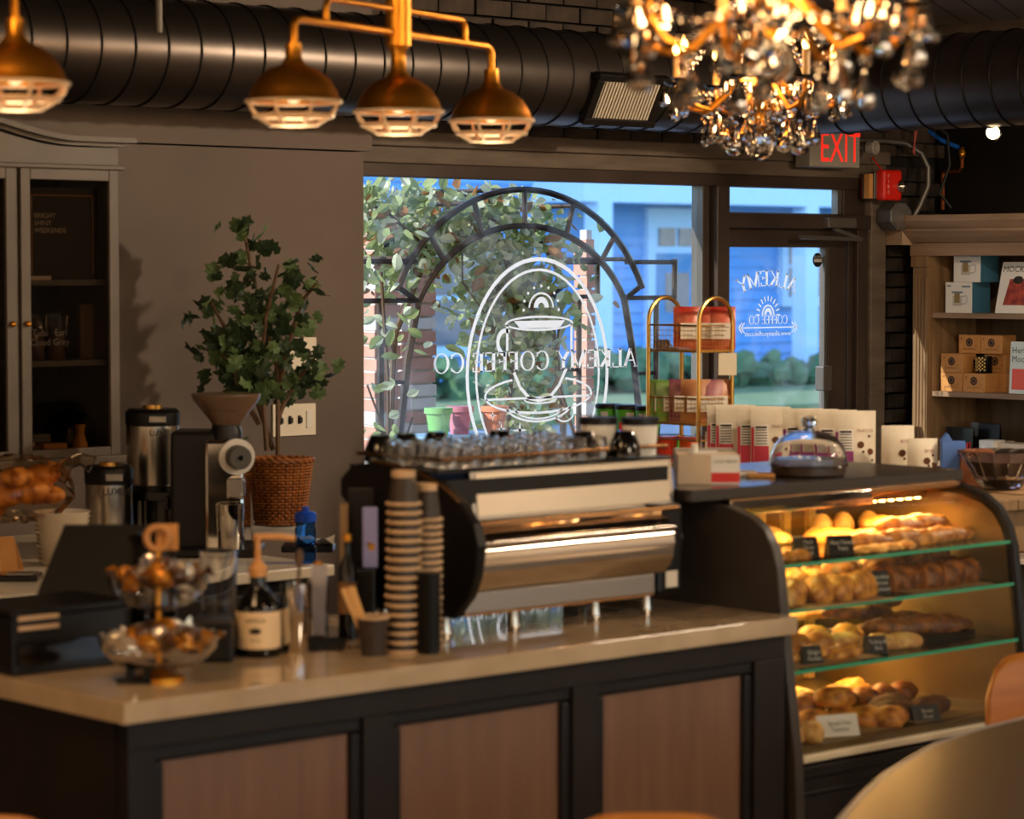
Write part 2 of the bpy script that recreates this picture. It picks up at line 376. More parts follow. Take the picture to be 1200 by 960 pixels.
for k, (a, b) in enumerate(((.6, 2.6), (3.2, 5.2), (5.8, 7.8), (8.4, 10.4))):  # unseen rear windows, added to brighten reflections in steel and glass
    q = struct('window_%d' % (k + 3)); part('frame', MB().box(a, b, -2.32, -2.24, .8, .86).box(a, b, -2.32, -2.24, 2.44, 2.5).box(a, a + .06, -2.32, -2.24, .8, 2.5).box(b - .06, b, -2.32, -2.24, .8, 2.5), M['bronze'], q, False)
    part('pane', MB().quad((a, -2.28, .8), (b, -2.28, .8), (b, -2.28, 2.5), (a, -2.28, 2.5)), M['pane'], q, False)
struct('wall_side', MB().box(-2.4, -2.2, -2.2, 9.0, 0, 3.3), M['plasterl'])
# header mouldings over window and door
struct('trim_2', MB().box(7.0, 10.46, 8.70, 8.86, 2.405, 2.47), M['beam'], bev=.006)
struct('trim_3', MB().box(7.0, 10.46, 8.725, 8.86, 2.335, 2.405), M['beam'], bev=.006)
struct('trim_4', MB().box(10.315, 10.43, 8.70, 8.86, 0, 2.345), M['beam'], bev=.008)
# shop window
wn = struct('window_1')
part('frame', MB().box(7.0, 10.315, 8.73, 8.82, 2.278, 2.335).box(7.0, 9.2, 8.72, 8.82, 0.44, 0.5), M['bronze'], wn, False, .004)
part('mullion', MB().box(9.203, 9.289, 8.69, 8.82, 0, 2.28).box(9.15, 9.2, 8.735, 8.80, .5, 2.28), M['bronze'], wn, False, .005)
part('gasket', MB().box(9.145, 9.152, 8.73, 8.80, .5, 2.28), M['alu'], wn, False)
part('pane', MB().quad((7.0, 8.765, .5), (9.15, 8.765, .5), (9.15, 8.765, 2.28), (7.0, 8.765, 2.28)), M['pane'], wn, False)
wn2 = struct('window_2')
part('frame', MB().box(9.289, 10.315, 8.70, 8.82, 2.085, 2.155).box(10.152, 10.315, 8.74, 8.82, 2.155, 2.28), M['bronze'], wn2, False, .004)
part('pane', MB().quad((9.289, 8.765, 2.15), (10.16, 8.765, 2.15), (10.16, 8.765, 2.28), (9.289, 8.765, 2.28)), M['pane'], wn2, False)
part('bead', MB().box(10.12, 10.15, 8.75, 8.79, 2.155, 2.28).box(9.289, 10.15, 8.75, 8.79, 2.152, 2.16), M['alu'], wn2, False)
d1 = struct('door_1')
part('frame', MB().box(10.236, 10.315, 8.72, 8.82, 0, 2.155).box(10.20, 10.236, 8.75, 8.82, 0, 2.09), M['bronze'], d1, False, .004)
part('rail', MB().box(9.289, 10.185, 8.75, 8.80, 1.995, 2.0855).box(9.289, 10.185, 8.75, 8.80, 0.03, 0.28), M['bronze'], d1, False, .003)
part('stile', MB().box(10.055, 10.185, 8.75, 8.80, 0.28, 1.995), M['bronze'], d1, False, .003)
part('bead', MB().box(10.035, 10.057, 8.757, 8.79, 0.28, 1.995), M['alu'], d1, False)
part('pane', MB().quad((9.289, 8.775, .28), (10.04, 8.775, .28), (10.04, 8.775, 1.995), (9.289, 8.775, 1.995)), M['pane'], d1, False)
part('handle', MB().box(9.965, 10.03, 8.70, 8.755, 1.30, 1.42), M['alu'], d1, False, .006)
clz = part('door_closer', MB().box(9.95, 10.16, 8.66, 8.72, 2.09, 2.14), M['alu'], d1, False, .006)
part('arm', MB().tube([(9.74, 8.66, 2.045), (10.17, 8.64, 2.035)], .011).tube([(10.17, 8.64, 2.035), (9.99, 8.66, 2.085)], .011), M['alu'], clz)
st = part('sticker', MB().lathe([(.035, 0), (.035, .002)], 16, (10.0, 8.772, 1.935), 'y'), M['black'], d1)
part('print', text('ALARM', .018, (10.0, 8.770, 1.945)).box(9.972, 10.028, 8.7695, 8.7705, 1.925, 1.94), M['decal'], st, False)

# ---- vinyl lettering on the shop window (reads from the street, so mirrored in here)
def vin(parent, name, quads, y=8.757):
    mb = MB()
    for q in quads: mb.quad(*[(p[0], y, p[1]) for p in q])
    return part(name, mb, M['decal'], parent, False)
dec = thing('window_lettering', 'white vinyl cup emblem and mirrored coffee shop name on big window', 'lettering', (0, 0, 0))
for lt in serif_letters('ALKEMY COFFEE CO', 1.225, 0.084, lambda x, z: (8.742 - x, 1.447 + z)): vin(dec, 'letter', lt)
ov = ring2(8.134, 1.43, .43, .515, .018, .018, 0, 360, 56) + ring2(8.134, 1.43, .375, .465, .012, .012, 0, 360, 56)
ov = [q for q in ov if not (1.42 < q[0][1] < 1.545 and False)]
vin(dec, 'oval_ring', ov, 8.758)
cup = ring2(8.138, 1.653, .205, .034, .014, .010, 0, 360, 36)
cup += [[(7.985, 1.665), (8.292, 1.665), (8.26, 1.632), (8.02, 1.632)]]
cup += [bar(7.945, 1.65, 7.945, 1.535, .014), bar(8.332, 1.65, 8.332, 1.535, .014)]
pts = [(7.985, 1.44), (8.02, 1.375), (8.075, 1.325), (8.14, 1.312), (8.2, 1.325), (8.255, 1.375), (8.3, 1.45)]
cup += [bar(*pts[i], *pts[i + 1], .016) for i in range(6)]
vin(dec, 'handle_outline', ring2(7.935, 1.572, .055, .062, .02, .02, 60, 270, 16))
cup += ring2(8.143, 1.318, .1, .022, .01, .008, 180, 360, 16)
vin(dec, 'cup_outline', cup)
sau = ring2(8.135, 1.338, .325, .085, .012, .011, 120, 420, 48) + ring2(8.135, 1.31, .21, .095, .01, .01, 200, 340, 24) + ring2(8.135, 1.30, .16, .072, .008, .008, 200, 340, 24)
sau += [bar(7.82, 1.325, 8.45, 1.325, .010)] + ring2(8.29, 1.255, .06, .045, .008, .008, 200, 360, 14)
vin(dec, 'saucer_outline', sau)
rb = ring2(8.148, 1.722, .076, .068, .009, .009, 0, 180, 20) + ring2(8.148, 1.722, .045, .048, .026, .026, 0, 180, 16)
for k in range(9):
    a = radians(-6 + 24 * k); rb += [bar(8.148 + .1 * cos(a), 1.722 + .09 * sin(a), 8.148 + .112 * cos(a), 1.722 + .101 * sin(a), .012)]
vin(dec, 'rainbow', rb)
stq = []
for cx, cz, r in ((7.86, 1.255, .025), (7.91, 1.195, .03), (8.02, 1.185, .045), (7.98, 1.225, .012), (8.49, 1.2, .03), (8.46, 1.6, .02), (7.9, 1.225, .01)):
    for a in (0, pi / 2): stq += [[(cx + r * cos(a), cz + r * sin(a)), (cx + r * .18 * cos(a + pi / 2), cz + r * .18 * sin(a + pi / 2)), (cx - r * cos(a), cz - r * sin(a)), (cx - r * .18 * cos(a + pi / 2), cz - r * .18 * sin(a + pi / 2))]]
vin(dec, 'star', stq)
dd = thing('door_lettering', 'white vinyl arched mirrored shop name with arrow on glass door', 'lettering', (0, 0, 0))
def arc_fn(x, z):
    a = radians(90 + 27) - (0.39 - x) / .39 * radians(54); R = .42 + z
    return (9.635 + R * cos(a) * 1.0, 1.42 + R * sin(a) * .86 + .03)
for lt in serif_letters('ALKEMY', .39, .085, arc_fn): vin(dd, 'letter', lt, 8.765)
sn = ring2(9.637, 1.672, .045, .05, .009, .009, 0, 180, 16) + ring2(9.637, 1.672, .028, .034, .016, .018, 0, 180, 14)
for k in range(11):
    a = radians(18 * k); sn += [bar(9.637 + .06 * cos(a), 1.672 + .066 * sin(a), 9.637 + .085 * cos(a), 1.672 + .092 * sin(a), .007)]
vin(dd, 'sun', sn, 8.765)
for lt in serif_letters('COFFEE CO', .275, .042, lambda x, z: (9.777 - x, 1.628 + z)): vin(dd, 'letter', lt, 8.765)
ar = [bar(9.43, 1.612, 9.85, 1.612, .006)]
for x, s in ((9.43, 1), (9.85, -1)):
    for k in (0, .018): ar += [bar(x + s * k, 1.612, x + s * (k + .025), 1.637, .006), bar(x + s * k, 1.612, x + s * (k + .025), 1.587, .006)]
vin(dd, 'arrow', ar, 8.765)
part('web_address', text('www.alkemycoffee.com', .034, (9.638, 8.765, 1.572), (-1, 0, 0), (0, 0, 1)), M['decal'], dd, False)

# ================================================================== STREET
struct('sidewalk', MB().box(0, 45, 9.0, 12.2, -.5, -.12), mat('sidewalk', '#8e9299', .8, col2='#7f838a', nscale=3))
struct('road', MB().box(-30, 90, 12.2, 27, -.6, -.26), mat('asphalt', '#5d6b7c', .7, col2='#4c5a6a', nscale=2))
struct('lawn', MB().box(-30, 90, 27, 60, -.5, -.14), mat('lawn', '#6d8058', .9, col2='#52663f', nscale=5))
siding = mat('pale_siding', '#5f9cdc', .7, col2='#5793d4', nscale=2)
trimw = mat('house_trim', '#a4cdf0', .6)
hs = thing('house', 'pale blue clapboard house with white trim across the street', 'house', (0, 34, 0))
part('wall', MB().box(22, 46, 0.1, 6, -.3, 6.2), siding, hs, False)
me_s = MB().add([(22, .1, 0), (46, .1, 0), (46, .1, .2), (22, .1, .2), (22, .06, 0), (46, .06, 0)], [(4, 5, 2, 3), (0, 1, 5, 4)]).mesh('board', siding, False)
for k in range(32): link('board', me_s, hs, (0, 0, -.3 + k * .2))
part('roof', MB().prism([(-.5, 6.1), (3, 8.6), (6.6, 6.1)], 'x', 21.5, 46.5), mat('roof_grey', '#5f676f', .8), hs, False)
part('porch_beam', MB().box(31.5, 46, -1.2, 0.1, 3.0, 3.35), trimw, hs, False)
glassd = mat('house_glass', '#39566f', .1, spec=.8)
for x0, x1, z0, z1 in ((28.6, 30.7, .6, 2.2), (36.9 + 1.0, 39.2, 1.35, 2.5)):
    f = part('window', MB().box(x0 - .18, x1 + .18, -.05, .1, z0 - .18, z1 + .18), trimw, hs, False)
    part('pane', MB().box(x0, x1, -.07, .0, z0, (z0 + z1) / 2 - .03).box(x0, x1, -.07, 0, (z0 + z1) / 2 + .03, z1), glassd, f, False)
dr = part('door', MB().box(34.2, 35.6, -.03, .1, -.1, 2.95), trimw, hs, False)
part('leaf', MB().box(34.4, 35.4, -.06, 0, -.1, 2.15), mat('house_door', '#3f7fb4', .5), dr, False)
part('pane', MB().box(34.45, 34.85, -.07, 0, 2.28, 2.6).box(34.95, 35.35, -.07, 0, 2.28, 2.6).box(34.6, 35.2, -.07, 0, 1.1, 1.8), glassd, dr, False)
for x in (32.0, 37.25, 42.5): part('porch_post', MB().box(x - .17, x + .17, -1.2, -.86, -.3, 3.0), trimw, hs, False)
hg = MB()
for k in range(260): hg.ball((random.uniform(24, 45), random.uniform(31.2, 32.2), random.uniform(-.1, .35)), random.uniform(.12, .3), 6, 4, .3)
o = part('hedge', hg, mat('hedge_leaf', '#476b4a', .8, col2='#33543a', nscale=6, bump=.5), None, False); tag(o, 'low dark green hedge in front of pale blue house', 'hedge', kind='stuff')

# ---- wrought iron arbor right outside the glass
arb = thing('garden_arbor', 'dark wrought iron garden arbor with ladder arch outside the window', 'arbor', (8.64, 9.4, -.12))
def arch(rx, rz, y, a0, a1, n=24): return [(rx * cos(radians(a0 + (a1 - a0) * i / n)), y, 1.62 + rz * sin(radians(a0 + (a1 - a0) * i / n))) for i in range(n + 1)]
for y in (0, .55):
    part('arch_bar', MB().tube(arch(.85, .765, y, 23, 157), .016, 6), M['iron'], arb); part('arch_bar', MB().tube(arch(.72, .595, y, 24, 156), .016, 6), M['iron'], arb)
    for k in range(7):
        a = radians(24 + 22 * k); part('rung', MB().tube([(.72 * cos(a), y, 1.62 + .595 * sin(a)), (.85 * cos(a), y, 1.62 + .765 * sin(a))], .013, 6), M['iron'], arb)
    for s in (-1, 1):
        part('post', MB().tube([(s * .66, y, 1.86), (s * .72, y, 1.6), (s * .77, y, 1.25), (s * .79, y, .0)], .018, 6), M['iron'], arb)
        part('side_rail', MB().tube([(s * .67, y, 1.87), (s * 1.01, y, 1.87)], .013, 6).tube([(s * .67, y, 2.045), (s * 1.01, y, 2.045)], .013, 6).tube([(s * 1.01, y, 2.06), (s * 1.01, y, 1.86)], .015, 6).tube([(s * .88, y, 1.87), (s * .88, y, 0)], .015, 6).tube([(s * .74, y, 1.5), (s * .88, y, 1.5)], .01, 6), M['iron'], arb)
for a in (35, 65, 90, 115, 145):
    a = radians(a); part('cross_bar', MB().tube([(.85 * cos(a), 0, 1.62 + .765 * sin(a)), (.85 * cos(a), .55, 1.62 + .765 * sin(a))], .012, 6), M['iron'], arb)

def leaf_mesh(name, m, L=.06, W=.04):
    v = []; f = []
    prof = [(0, 0), (.2, .35), (.5, .5), (.8, .32), (1, 0)]
    for t, wd in prof: v += [(-wd * W, t * L, .004 * sin(t * 3)), (0, t * L, -.006 * sin(t * 3)), (wd * W, t * L, .004 * sin(t * 3))]
    for i in range(4): f += [(3 * i, 3 * i + 1, 3 * i + 4, 3 * i + 3), (3 * i + 1, 3 * i + 2, 3 * i + 5, 3 * i + 4)]
    return v, f
LV = leaf_mesh('leaf', None)
def rleaf(mb, p, s):
    e = Euler((random.uniform(-1.4, 1.4), random.uniform(-1.2, 1.2), random.uniform(0, 6.3))).to_matrix()
    mb.add([Vector(p) + e @ (Vector(v) * s) for v in LV[0]], LV[1])
vn = thing('climbing_vine', 'leafy vine climbing over the iron arbor and hanging from its arch', 'vine', (8.64, 9.62, -.12))
part('stem', MB().tube([(-.74, -.1, 0), (-.72, -.08, 1.0), (-.66, -.05, 1.7), (-.4, 0, 2.1), (0, 0, 2.25), (.3, .03, 2.2)], .014, 6).tube([(0, 0, 2.25), (.1, 0, 2.0), (.16, .03, 1.7), (.1, 0, 1.3), (.12, .1, .8)], .011, 6).tube([(.78, .1, 0), (.75, .1, .9), (.5, .1, 1.5), (.55, .1, 1.9)], .01, 6)
     .tube([(-.2, 0, 2.2), (-.24, -.05, 1.95), (-.1, -.05, 1.8), (.05, 0, 1.95)], .005, 5).tube([(-.4, 0, 2.1), (-.7, 0, 2.3), (-1.0, 0, 2.25)], .008, 5), M['stem'], vn)
me_v = [MB().add(*LV).mesh('leaf', M[k], True) for k in ('vine', 'vine', 'vine2', 'vine3')]
def vpos():
    r = random.random()
    if r < .44:   # over the arch
        a = radians(random.gauss(103, 25)); R = random.gauss(.9, .11); return (.8 * R * cos(a), random.uniform(-.15, .4), 1.62 + .7 * R * sin(a))
    if r < .76: return (random.gauss(.13, .13), random.gauss(.05, .12), random.gauss(1.86, .14))       # hanging clump
    if r < .90: return (random.gauss(.2, .12), random.uniform(-.1, .2), random.uniform(1.15, 1.75))    # lower trail
    return (random.uniform(-1.0, -.4), random.uniform(-.2, .3), random.gauss(2.32, .05))
for i in range(240):
    o = link('leaf', random.choice(me_v), vn, vpos(), (random.uniform(-1.4, 1.4), random.uniform(-1.2, 1.2), random.uniform(0, 6.3))); k = random.uniform(.9, 1.7); o.scale = (k, k, k)
for key, n in (('vine', 1500), ('vine2', 800), ('vine3', 220)):
    mb = MB()
    for i in range(n): rleaf(mb, vpos(), random.uniform(.6, 1.5))
    part('foliage', mb, M[key], vn, True, kind='stuff')
sh = thing('side_shrub', 'sparse leafy shrub outside the window beside the grey wall', 'shrub', (7.62, 9.25, -.12))
part('stem', MB().tube([(.1, 0, 0), (.06, 0, 1.0), (.1, .05, 1.5), (.02, 0, 2.0)], .008, 5).tube([(.06, 0, 1.0), (.2, 0, 1.35)], .005, 5).tube([(.08, 0, 1.2), (-.06, 0, 1.5)], .005, 5), M['stem'], sh)
for i in range(70):
    o = link('leaf', random.choice(me_v[:3]), sh, (random.gauss(.06, .08), random.uniform(-.1, .1), random.uniform(.9, 2.3)), (random.uniform(-1.4, 1.4), random.uniform(-1.2, 1.2), random.uniform(0, 6.3))); k = random.uniform(.9, 1.5); o.scale = (k, k, k)

# ---- reflected brick and post in the glass, built as solid piers beyond the arbor
pb = [mat('pale_brick', '#c98f76', .8, col2='#b87960', nscale=6), mat('pale_brick_white', '#d9cfc4', .8, col2='#cbb9aa', nscale=6)]
def pier(label, x0, wd, z0, z1, y, dp=.12):
    t = thing('brick_reflection', label, 'pier', (x0, y, z0)); part('core', MB().box(.01, wd - .01, .01, dp, 0, z1 - z0), mat('pale_mortar', '#cfc5ba', .9), t, False)
    me = [MB().box(0, wd, 0, .1, .006, .062).mesh('brick', m_, False) for m_ in pb]
    for r in range(int((z1 - z0) / .068)): link('brick', me[0] if random.random() < .75 else me[1], t, (random.uniform(-.006, .006), random.uniform(-.008, 0), r * .068))
pier('pale brick reflection built as a pier against the shrub at the window edge', 8.63, .17, -.12, 2.2, 10.5)
pier('pale brick reflection built as a pier just behind the arch of the iron arbor', 8.87, .16, -.12, 2.2, 10.5)
pier('thin terracotta brick reflection built as a post behind the hanging vine', 10.1, .06, -.12, 2.1, 10.5, .06)
# ---- reflected tubs in the glass, built as flower pots on an added bench
t = thing('reflection_bench', 'white slatted bench added outside to hold the reflected pots', 'bench', (8.0, 9.15, -.12))
for k in range(4): part('slat', MB().box(-.25, .25, -.14 + k * .08, -.08 + k * .08, 1.25, 1.27), trimw, t, False)
for sx in (-1, 1):
    for sy in (-1, 1): part('leg', MB().box(sx * .22 - .015, sx * .22 + .015, sy * .12 - .015, sy * .12 + .015, 0, 1.25), trimw, t, False)
part('apron', MB().box(-.25, .25, -.15, -.135, 1.05, 1.11).box(-.25, .25, -.15, -.135, 1.17, 1.23), trimw, t, False)
for x, y, c, lb in ((-.13, -.02, '#7fb86a', 'light green tub reflection built as a pot on the white bench'), (.03, .02, '#c97f8d', 'pink tub reflection built as a pot on the white bench'), (.17, -.06, '#e08a62', 'orange tub reflection built as a pot on the white bench')):
    p = thing('reflected_pot', lb, 'pot', (8.0 + x, 9.15 + y, 1.15)); mm = mat('pot' + c, c, .5)
    part('body', MB().lathe([(.042, 0), (.058, .12), (.05, .12), (.045, .02)], 16), mm, p); part('rim', MB().lathe([(.06, .1), (.064, .1), (.064, .125), (.055, .125)], 16), mm, p)
# ================================================================== DUCT
t = thing('air_duct', 'big round dark metal air duct turning the corner under the ceiling', 'duct', (0, 0, 2.69))
el = [(9.2 - .5 + .5 * sin(radians(a)), 8.3 - .5 + .5 * cos(radians(a)), 0) for a in range(0, 91, 9)]
path = [(2.5, 8.3, 0), (8.7, 8.3, 0)] + el[1:-1] + [(9.2, 7.8, 0.0), (9.2, 1.5, 0.0)]
part('pipe', MB().tube(path, .2, 40), M['duct'], t)
me_r = MB().tube([(0, .2015 * cos(2 * pi * i / 40), .2015 * sin(2 * pi * i / 40)) for i in range(40)], .0045, 6, closed=True).mesh('seam', M['ductseam'])
for i in range(40): link('seam', me_r, t, (3.1 + i * .144, 8.3, 0), (0, 0, .06))
for i in range(20): link('seam', me_r, t, (9.2, 7.7 - i * .144, 0), (0, 0, pi / 2 + .06))
for a in (12, 35, 58, 80): link('seam', me_r, t, (9.2 - .5 + .5 * sin(radians(a)), 8.3 - .5 + .5 * cos(radians(a)), 0), (0, 0, -radians(a)))
gr = part('vent_frame', MB().box(-.21, .21, -.02, .02, -.115, -.085).box(-.21, .21, -.02, .02, .085, .115).box(-.21, -.17, -.02, .02, -.085, .085).box(.17, .21, -.02, .02, -.085, .085), M['black'], t, False, .004, (8.03, 8.115, -.09), (radians(28), 0, 0))
for k in range(19): part('slat', MB().box(-.0055, .0055, -.003, .003, -.085, .085), mat('vent_slat', '#cfc2ac', .4), gr, False, 0, (-.16 + k * .0178, -.004, 0), (0, 0, .2))
part('backing', MB().box(-.18, .18, .012, .018, -.09, .09), M['black'], gr, False)
tag(one('hanging_rod', 'short grey rod hanging in front of the duct by the hutch', 'rod', MB().tube([(5.1, 7.3, 3.19), (5.1, 7.3, 2.66)], .012, 10), M['alu']), 'short grey rod hanging in front of the duct above the hutch', 'rod')

# ================================================================== BRASS LAMPS
def brass_lamp(name, label, loc, rz):
    t = thing(name, label, 'lamp', loc, rz, 'brass dome ceiling lamps')
    part('stem', MB().lathe([(.0, .066), (.02, .068), (.022, .085), (.034, .098), (.035, .30), (.036, .79)], 24), M['brass'], t)
    for s in (-1, 1):
        part('arm', MB().tube([(s * .02, 0, .132), (s * .48, 0, .132), (s * .498, 0, .128), (s * .51, 0, .115), (s * .512, 0, .06)], .0105, 10), M['brass'], t)
        part('brace', MB().tube([(s * .02, 0, .195), (s * .335, 0, .195), (s * .352, 0, .188), (s * .36, 0, .172), (s * .36, 0, .13)], .009, 10), M['brass'], t)
    for k, x in enumerate((-.512, 0, .512)):
        sh = part('shade', MB().lathe([(.0, .068), (.02, .068), (.022, .03), (.028, .022), (.034, .012), (.06, .003), (.09, -.02), (.110, -.052), (.117, -.074), (.121, -.078), (.112, -.075), (.104, -.052), (.084, -.022), (.05, -.004), (.0, .002)], 36), M['brass'], t, loc=(x, 0, 0))
        cg = MB()
        for r, z in ((.121, -.08), (.10, -.116), (.062, -.137)): cg.tube([(r * cos(2 * pi * i / 28), r * sin(2 * pi * i / 28), z) for i in range(28)], .0052, 6, closed=True)
        for j in range(8):
            a = 2 * pi * j / 8 + .2; cg.tube([(r * cos(a), r * sin(a), z) for r, z in ((.121, -.08), (.114, -.1), (.10, -.116), (.062, -.137))], .0048, 6)
        part('cage', cg, M['cagebrass'], sh)
        part('bulb', MB().ball((0, 0, -.05), (.03, .03, .034), 14, 8), mat('lamp_bulb', '#f3d9ae', .4, emit=0.7, ecol='#ffe0b0'), sh)
    return t
la = math.atan2(5.819 - 5.496, 5.212 - 4.258)
brass_lamp('pendant_lamp', 'three dome brass cage lamp hanging over the espresso machine', (4.735, 5.657, 2.40), la)
brass_lamp('pendant_lamp', 'brass cage lamp hanging in front of the duct above the glass hutch', (3.355 - .512 * cos(la), 5.372 - .512 * sin(la), 2.40), la)
for x, y in ((4.258, 5.496), (4.735, 5.657), (5.212, 5.819), (3.355, 5.372)): lamp('pendant_bulb_light', 'POINT', (x, y, 2.16), 1.8, SOFT, .06)

# ================================================================== CHANDELIERS
def drop_mesh(L, R, seg=8):
    return MB().lathe([(.0, 0), (R * .28, -.12 * L), (R * .6, -.4 * L), (R * .95, -.68 * L), (R, -.78 * L), (R * .8, -.92 * L), (.0, -L)], seg).mesh('crystal_drop', M['crystal'], False)
DL = drop_mesh(.082, .021); DS = drop_mesh(.06, .0185); DT = drop_mesh(.042, .0135); DX = drop_mesh(.095, .030, 10)
BALL = MB().ball((0, 0, 0), .011, 8, 6).mesh('crystal_bead', M['crystal'], False)
def beads(p, q, sag, n):
    mb = MB()
    for i in range(n + 1):
        u = i / n; v = Vector(p).lerp(Vector(q), u); v.z -= sag * 4 * u * (1 - u); mb.ball(v, .0085, 6, 4)
    return mb
def chandelier(name, label, loc, arms, R, zarm, rot, bright, low=True):
    t = thing(name, label, 'chandelier', loc, rot, 'crystal chandeliers'); n = arms
    part('stem', MB().lathe([(.0, .09), (.012, .095), (.02, .12), (.016, .15), (.03, .17), (.04, .19), (.018, .22), (.014, .30), (.03, .34), (.045, .37), (.02, .41), (.012, .45), (.012, .90)], 16), M['brass'], t)
    part('bowl', MB().lathe([(.012, zarm - .02), (.05, zarm - .015), (.075, zarm + .015), (.08, zarm + .03), (.07, zarm + .025), (.04, zarm)], 20), M['gloss_glass'], t)
    o = link('crystal_ball', MB().ball((0, 0, 0), .046, 14, 9).mesh('crystal_ball', M['crystal'], False), t, (0, 0, .047))
    part('crown', MB().lathe([(.02, .50), (.10, .52), (.12, .55), (.105, .55), (.02, .515)], 20), M['brass'], t)
    for k in range(n):
        a = 2 * pi * k / n + .2; c, s = cos(a), sin(a)
        def P(r, z): return (r * c, r * s, z)
        ar = part('arm', MB().tube([P(.02, zarm + .05), P(R * .22, zarm + .055), P(R * .42, zarm + .01), P(R * .65, zarm - .045), P(R * .86, zarm - .03), P(R * .97, zarm + .005), P(R, zarm + .04)], [.007, .007, .0075, .0075, .007, .006, .006], 8), M['brass'], t)
        part('dish', MB().lathe([(.008, 0), (.03, .004), (.042, .014), (.038, .012), (.008, .006)], 14, P(R, zarm + .04)), M['gloss_glass'], ar)
        part('candle', MB().lathe([(.011, 0), (.011, .085)], 12, P(R, zarm + .05)), M['candle'], ar)
        part('bulb', MB().lathe([(.006, 0), (.012, .014), (.010, .03), (.0, .052)], 10, P(R, zarm + .135)), M['flame'], ar)
        for j in range(4):
            b = a + j * pi / 2 + .4; link('crystal_drop', DT if j % 2 else DS, ar, (R * c + .038 * cos(b), R * s + .038 * sin(b), zarm + .035))
        link('crystal_bead', BALL, ar, P(R * .66, zarm - .06)); link('crystal_drop', DL, ar, P(R * .66, zarm - .072))
        link('crystal_bead', BALL, ar, P(R, zarm + .022)); link('crystal_drop', DL, ar, P(R * 1.02, zarm + .01))
        if not low and k % 2 == 0: link('crystal_drop', DX, ar, P(R * .97, zarm - .02))
        a2 = 2 * pi * (k + 1) / n + .2
        part('bead_chain', beads(P(.115, .54), P(R, zarm + .06), .04, 12), M['crystal'], ar)
        part('bead_chain', beads(P(R, zarm + .05), (R * cos(a2), R * sin(a2), zarm + .05), .05, 9), M['crystal'], ar)
        link('crystal_drop', DS, t, (.115 * cos(a + .3), .115 * sin(a + .3), .54))
    for k in range(8 if low else 0):
        a = 2 * pi * k / 8; link('crystal_drop', DS, t, (.06 * cos(a), .06 * sin(a), zarm + .0)); link('crystal_drop', DT, t, (.03 * cos(a + .3), .03 * sin(a + .3), .14)); link('crystal_bead', BALL, t, ((.15 if k % 2 else .11) * cos(a + .2), (.15 if k % 2 else .11) * sin(a + .2), zarm - .045 - (.03 if k % 3 else 0))); link('crystal_drop', DX if k % 2 else DL, t, ((.15 if k % 2 else .11) * cos(a + .2), (.15 if k % 2 else .11) * sin(a + .2), zarm - .055 - (.03 if k % 3 else 0)))
    lamp('chandelier_light', 'POINT', (loc[0], loc[1], loc[2] + zarm + .12), bright, WARM, .12)
    return t
chandelier('crystal_chandelier', 'crystal chandelier whose lowest drops hang before the exit sign', (6.40, 5.862, 2.238), 8, .275, .20, .3, 24)
chandelier('crystal_chandelier', 'nearer crystal chandelier with brass arms, its top out of view', (3.885, 3.530, 2.245), 7, .275, .11, 0, 18, False)

# ================================================================== WALL THINGS
t = thing('exit_sign', 'grey exit sign with red letters above the door', 'sign', (9.87, 8.60, 2.475), -.12)
part('housing', MB().box(-.16, .16, -.055, .05, -.1, .1), M['exitgrey'], t, False, .006)
e = text('EXIT', .205, (0.03, -.0565, -.073), (.62, 0, 0), (0, 0, 1)); part('letters', e, M['redglow'], t, False)
part('mount', MB().box(-.04, .04, .05, .12, -.04, .04), M['alu'], t, False)
lm = part('emergency_lamp', MB().lathe([(.012, -.01), (.032, -.03), (.036, -.07), (.03, -.075), (.0, -.06)], 16, (0, 0, 0), 'y'), M['exitgrey'], t, loc=(.23, 0, .0), rot=(0, 0, .3))
part('bracket', MB().tube([(.15, 0, .0), (.225, -.0, .0)], .008, 8), M['alu'], t)
t = thing('fire_alarm', 'red fire alarm strobe on the frame beside the door', 'alarm', (10.29, 8.63, 2.30), -.12)
part('back_box', MB().box(-.085, -.06, -.02, .02, -.065, .055), M['kraft'], t, False, .003); part('plate', MB().box(-.062, -.03, -.03, .06, -.068, .06), M['alu'], t, False, .003)
part('cover', MB().box(-.045, .085, -.075, -.015, -.075, .075), M['red'], t, False, .014); part('body', MB().box(-.03, .07, -.02, .10, -.06, .06), M['red'], t, False)
part('strobe', MB().ball((.072, -.08, -.005), (.032, .03, .034), 14, 8), M['steelpol'], t)
f = MB()
for i, ch in enumerate('FIRE'): text(ch, .026, (-.01, -.0765, .035 - i * .026), mb=f)
part('lettering', f, M['decal'], t, False)
part('wire', MB().tube([(.0, -.02, .07), (-.01, 0, .1), (-.012, .04, .14)], .004, 6), M['red'], t)
t = thing('junction_box', 'grey metal junction box on the black brick beside the bookcase', 'box', (10.40, 8.63, 2.15), -.2)
part('body', MB().lathe([(.072, -.06), (.072, .05)], 8, (0, 0, 0), 'y', pi / 8), M['alu'], t, False, .004); part('cover', MB().lathe([(.06, -.066), (.06, -.06)], 8, (0, 0, 0), 'y', pi / 8), M['greysteel'], t, False)
part('bracket', MB().box(.03, .09, -.03, .1, -.14, -.05), mat('chipped_tan', '#a58a72', .7), t, False)
one('metal_conduit', 'bent grey metal conduit running from the exit sign toward the junction box', 'conduit', MB().tube([(9.98, 8.66, 2.51), (10.3, 8.62, 2.517), (10.42, 8.58, 2.51), (10.50, 8.54, 2.46), (10.53, 8.52, 2.39), (10.53, 8.52, 2.30), (10.49, 8.54, 2.2), (10.47, 8.56, 2.15)], .014, 10), M['alu'])
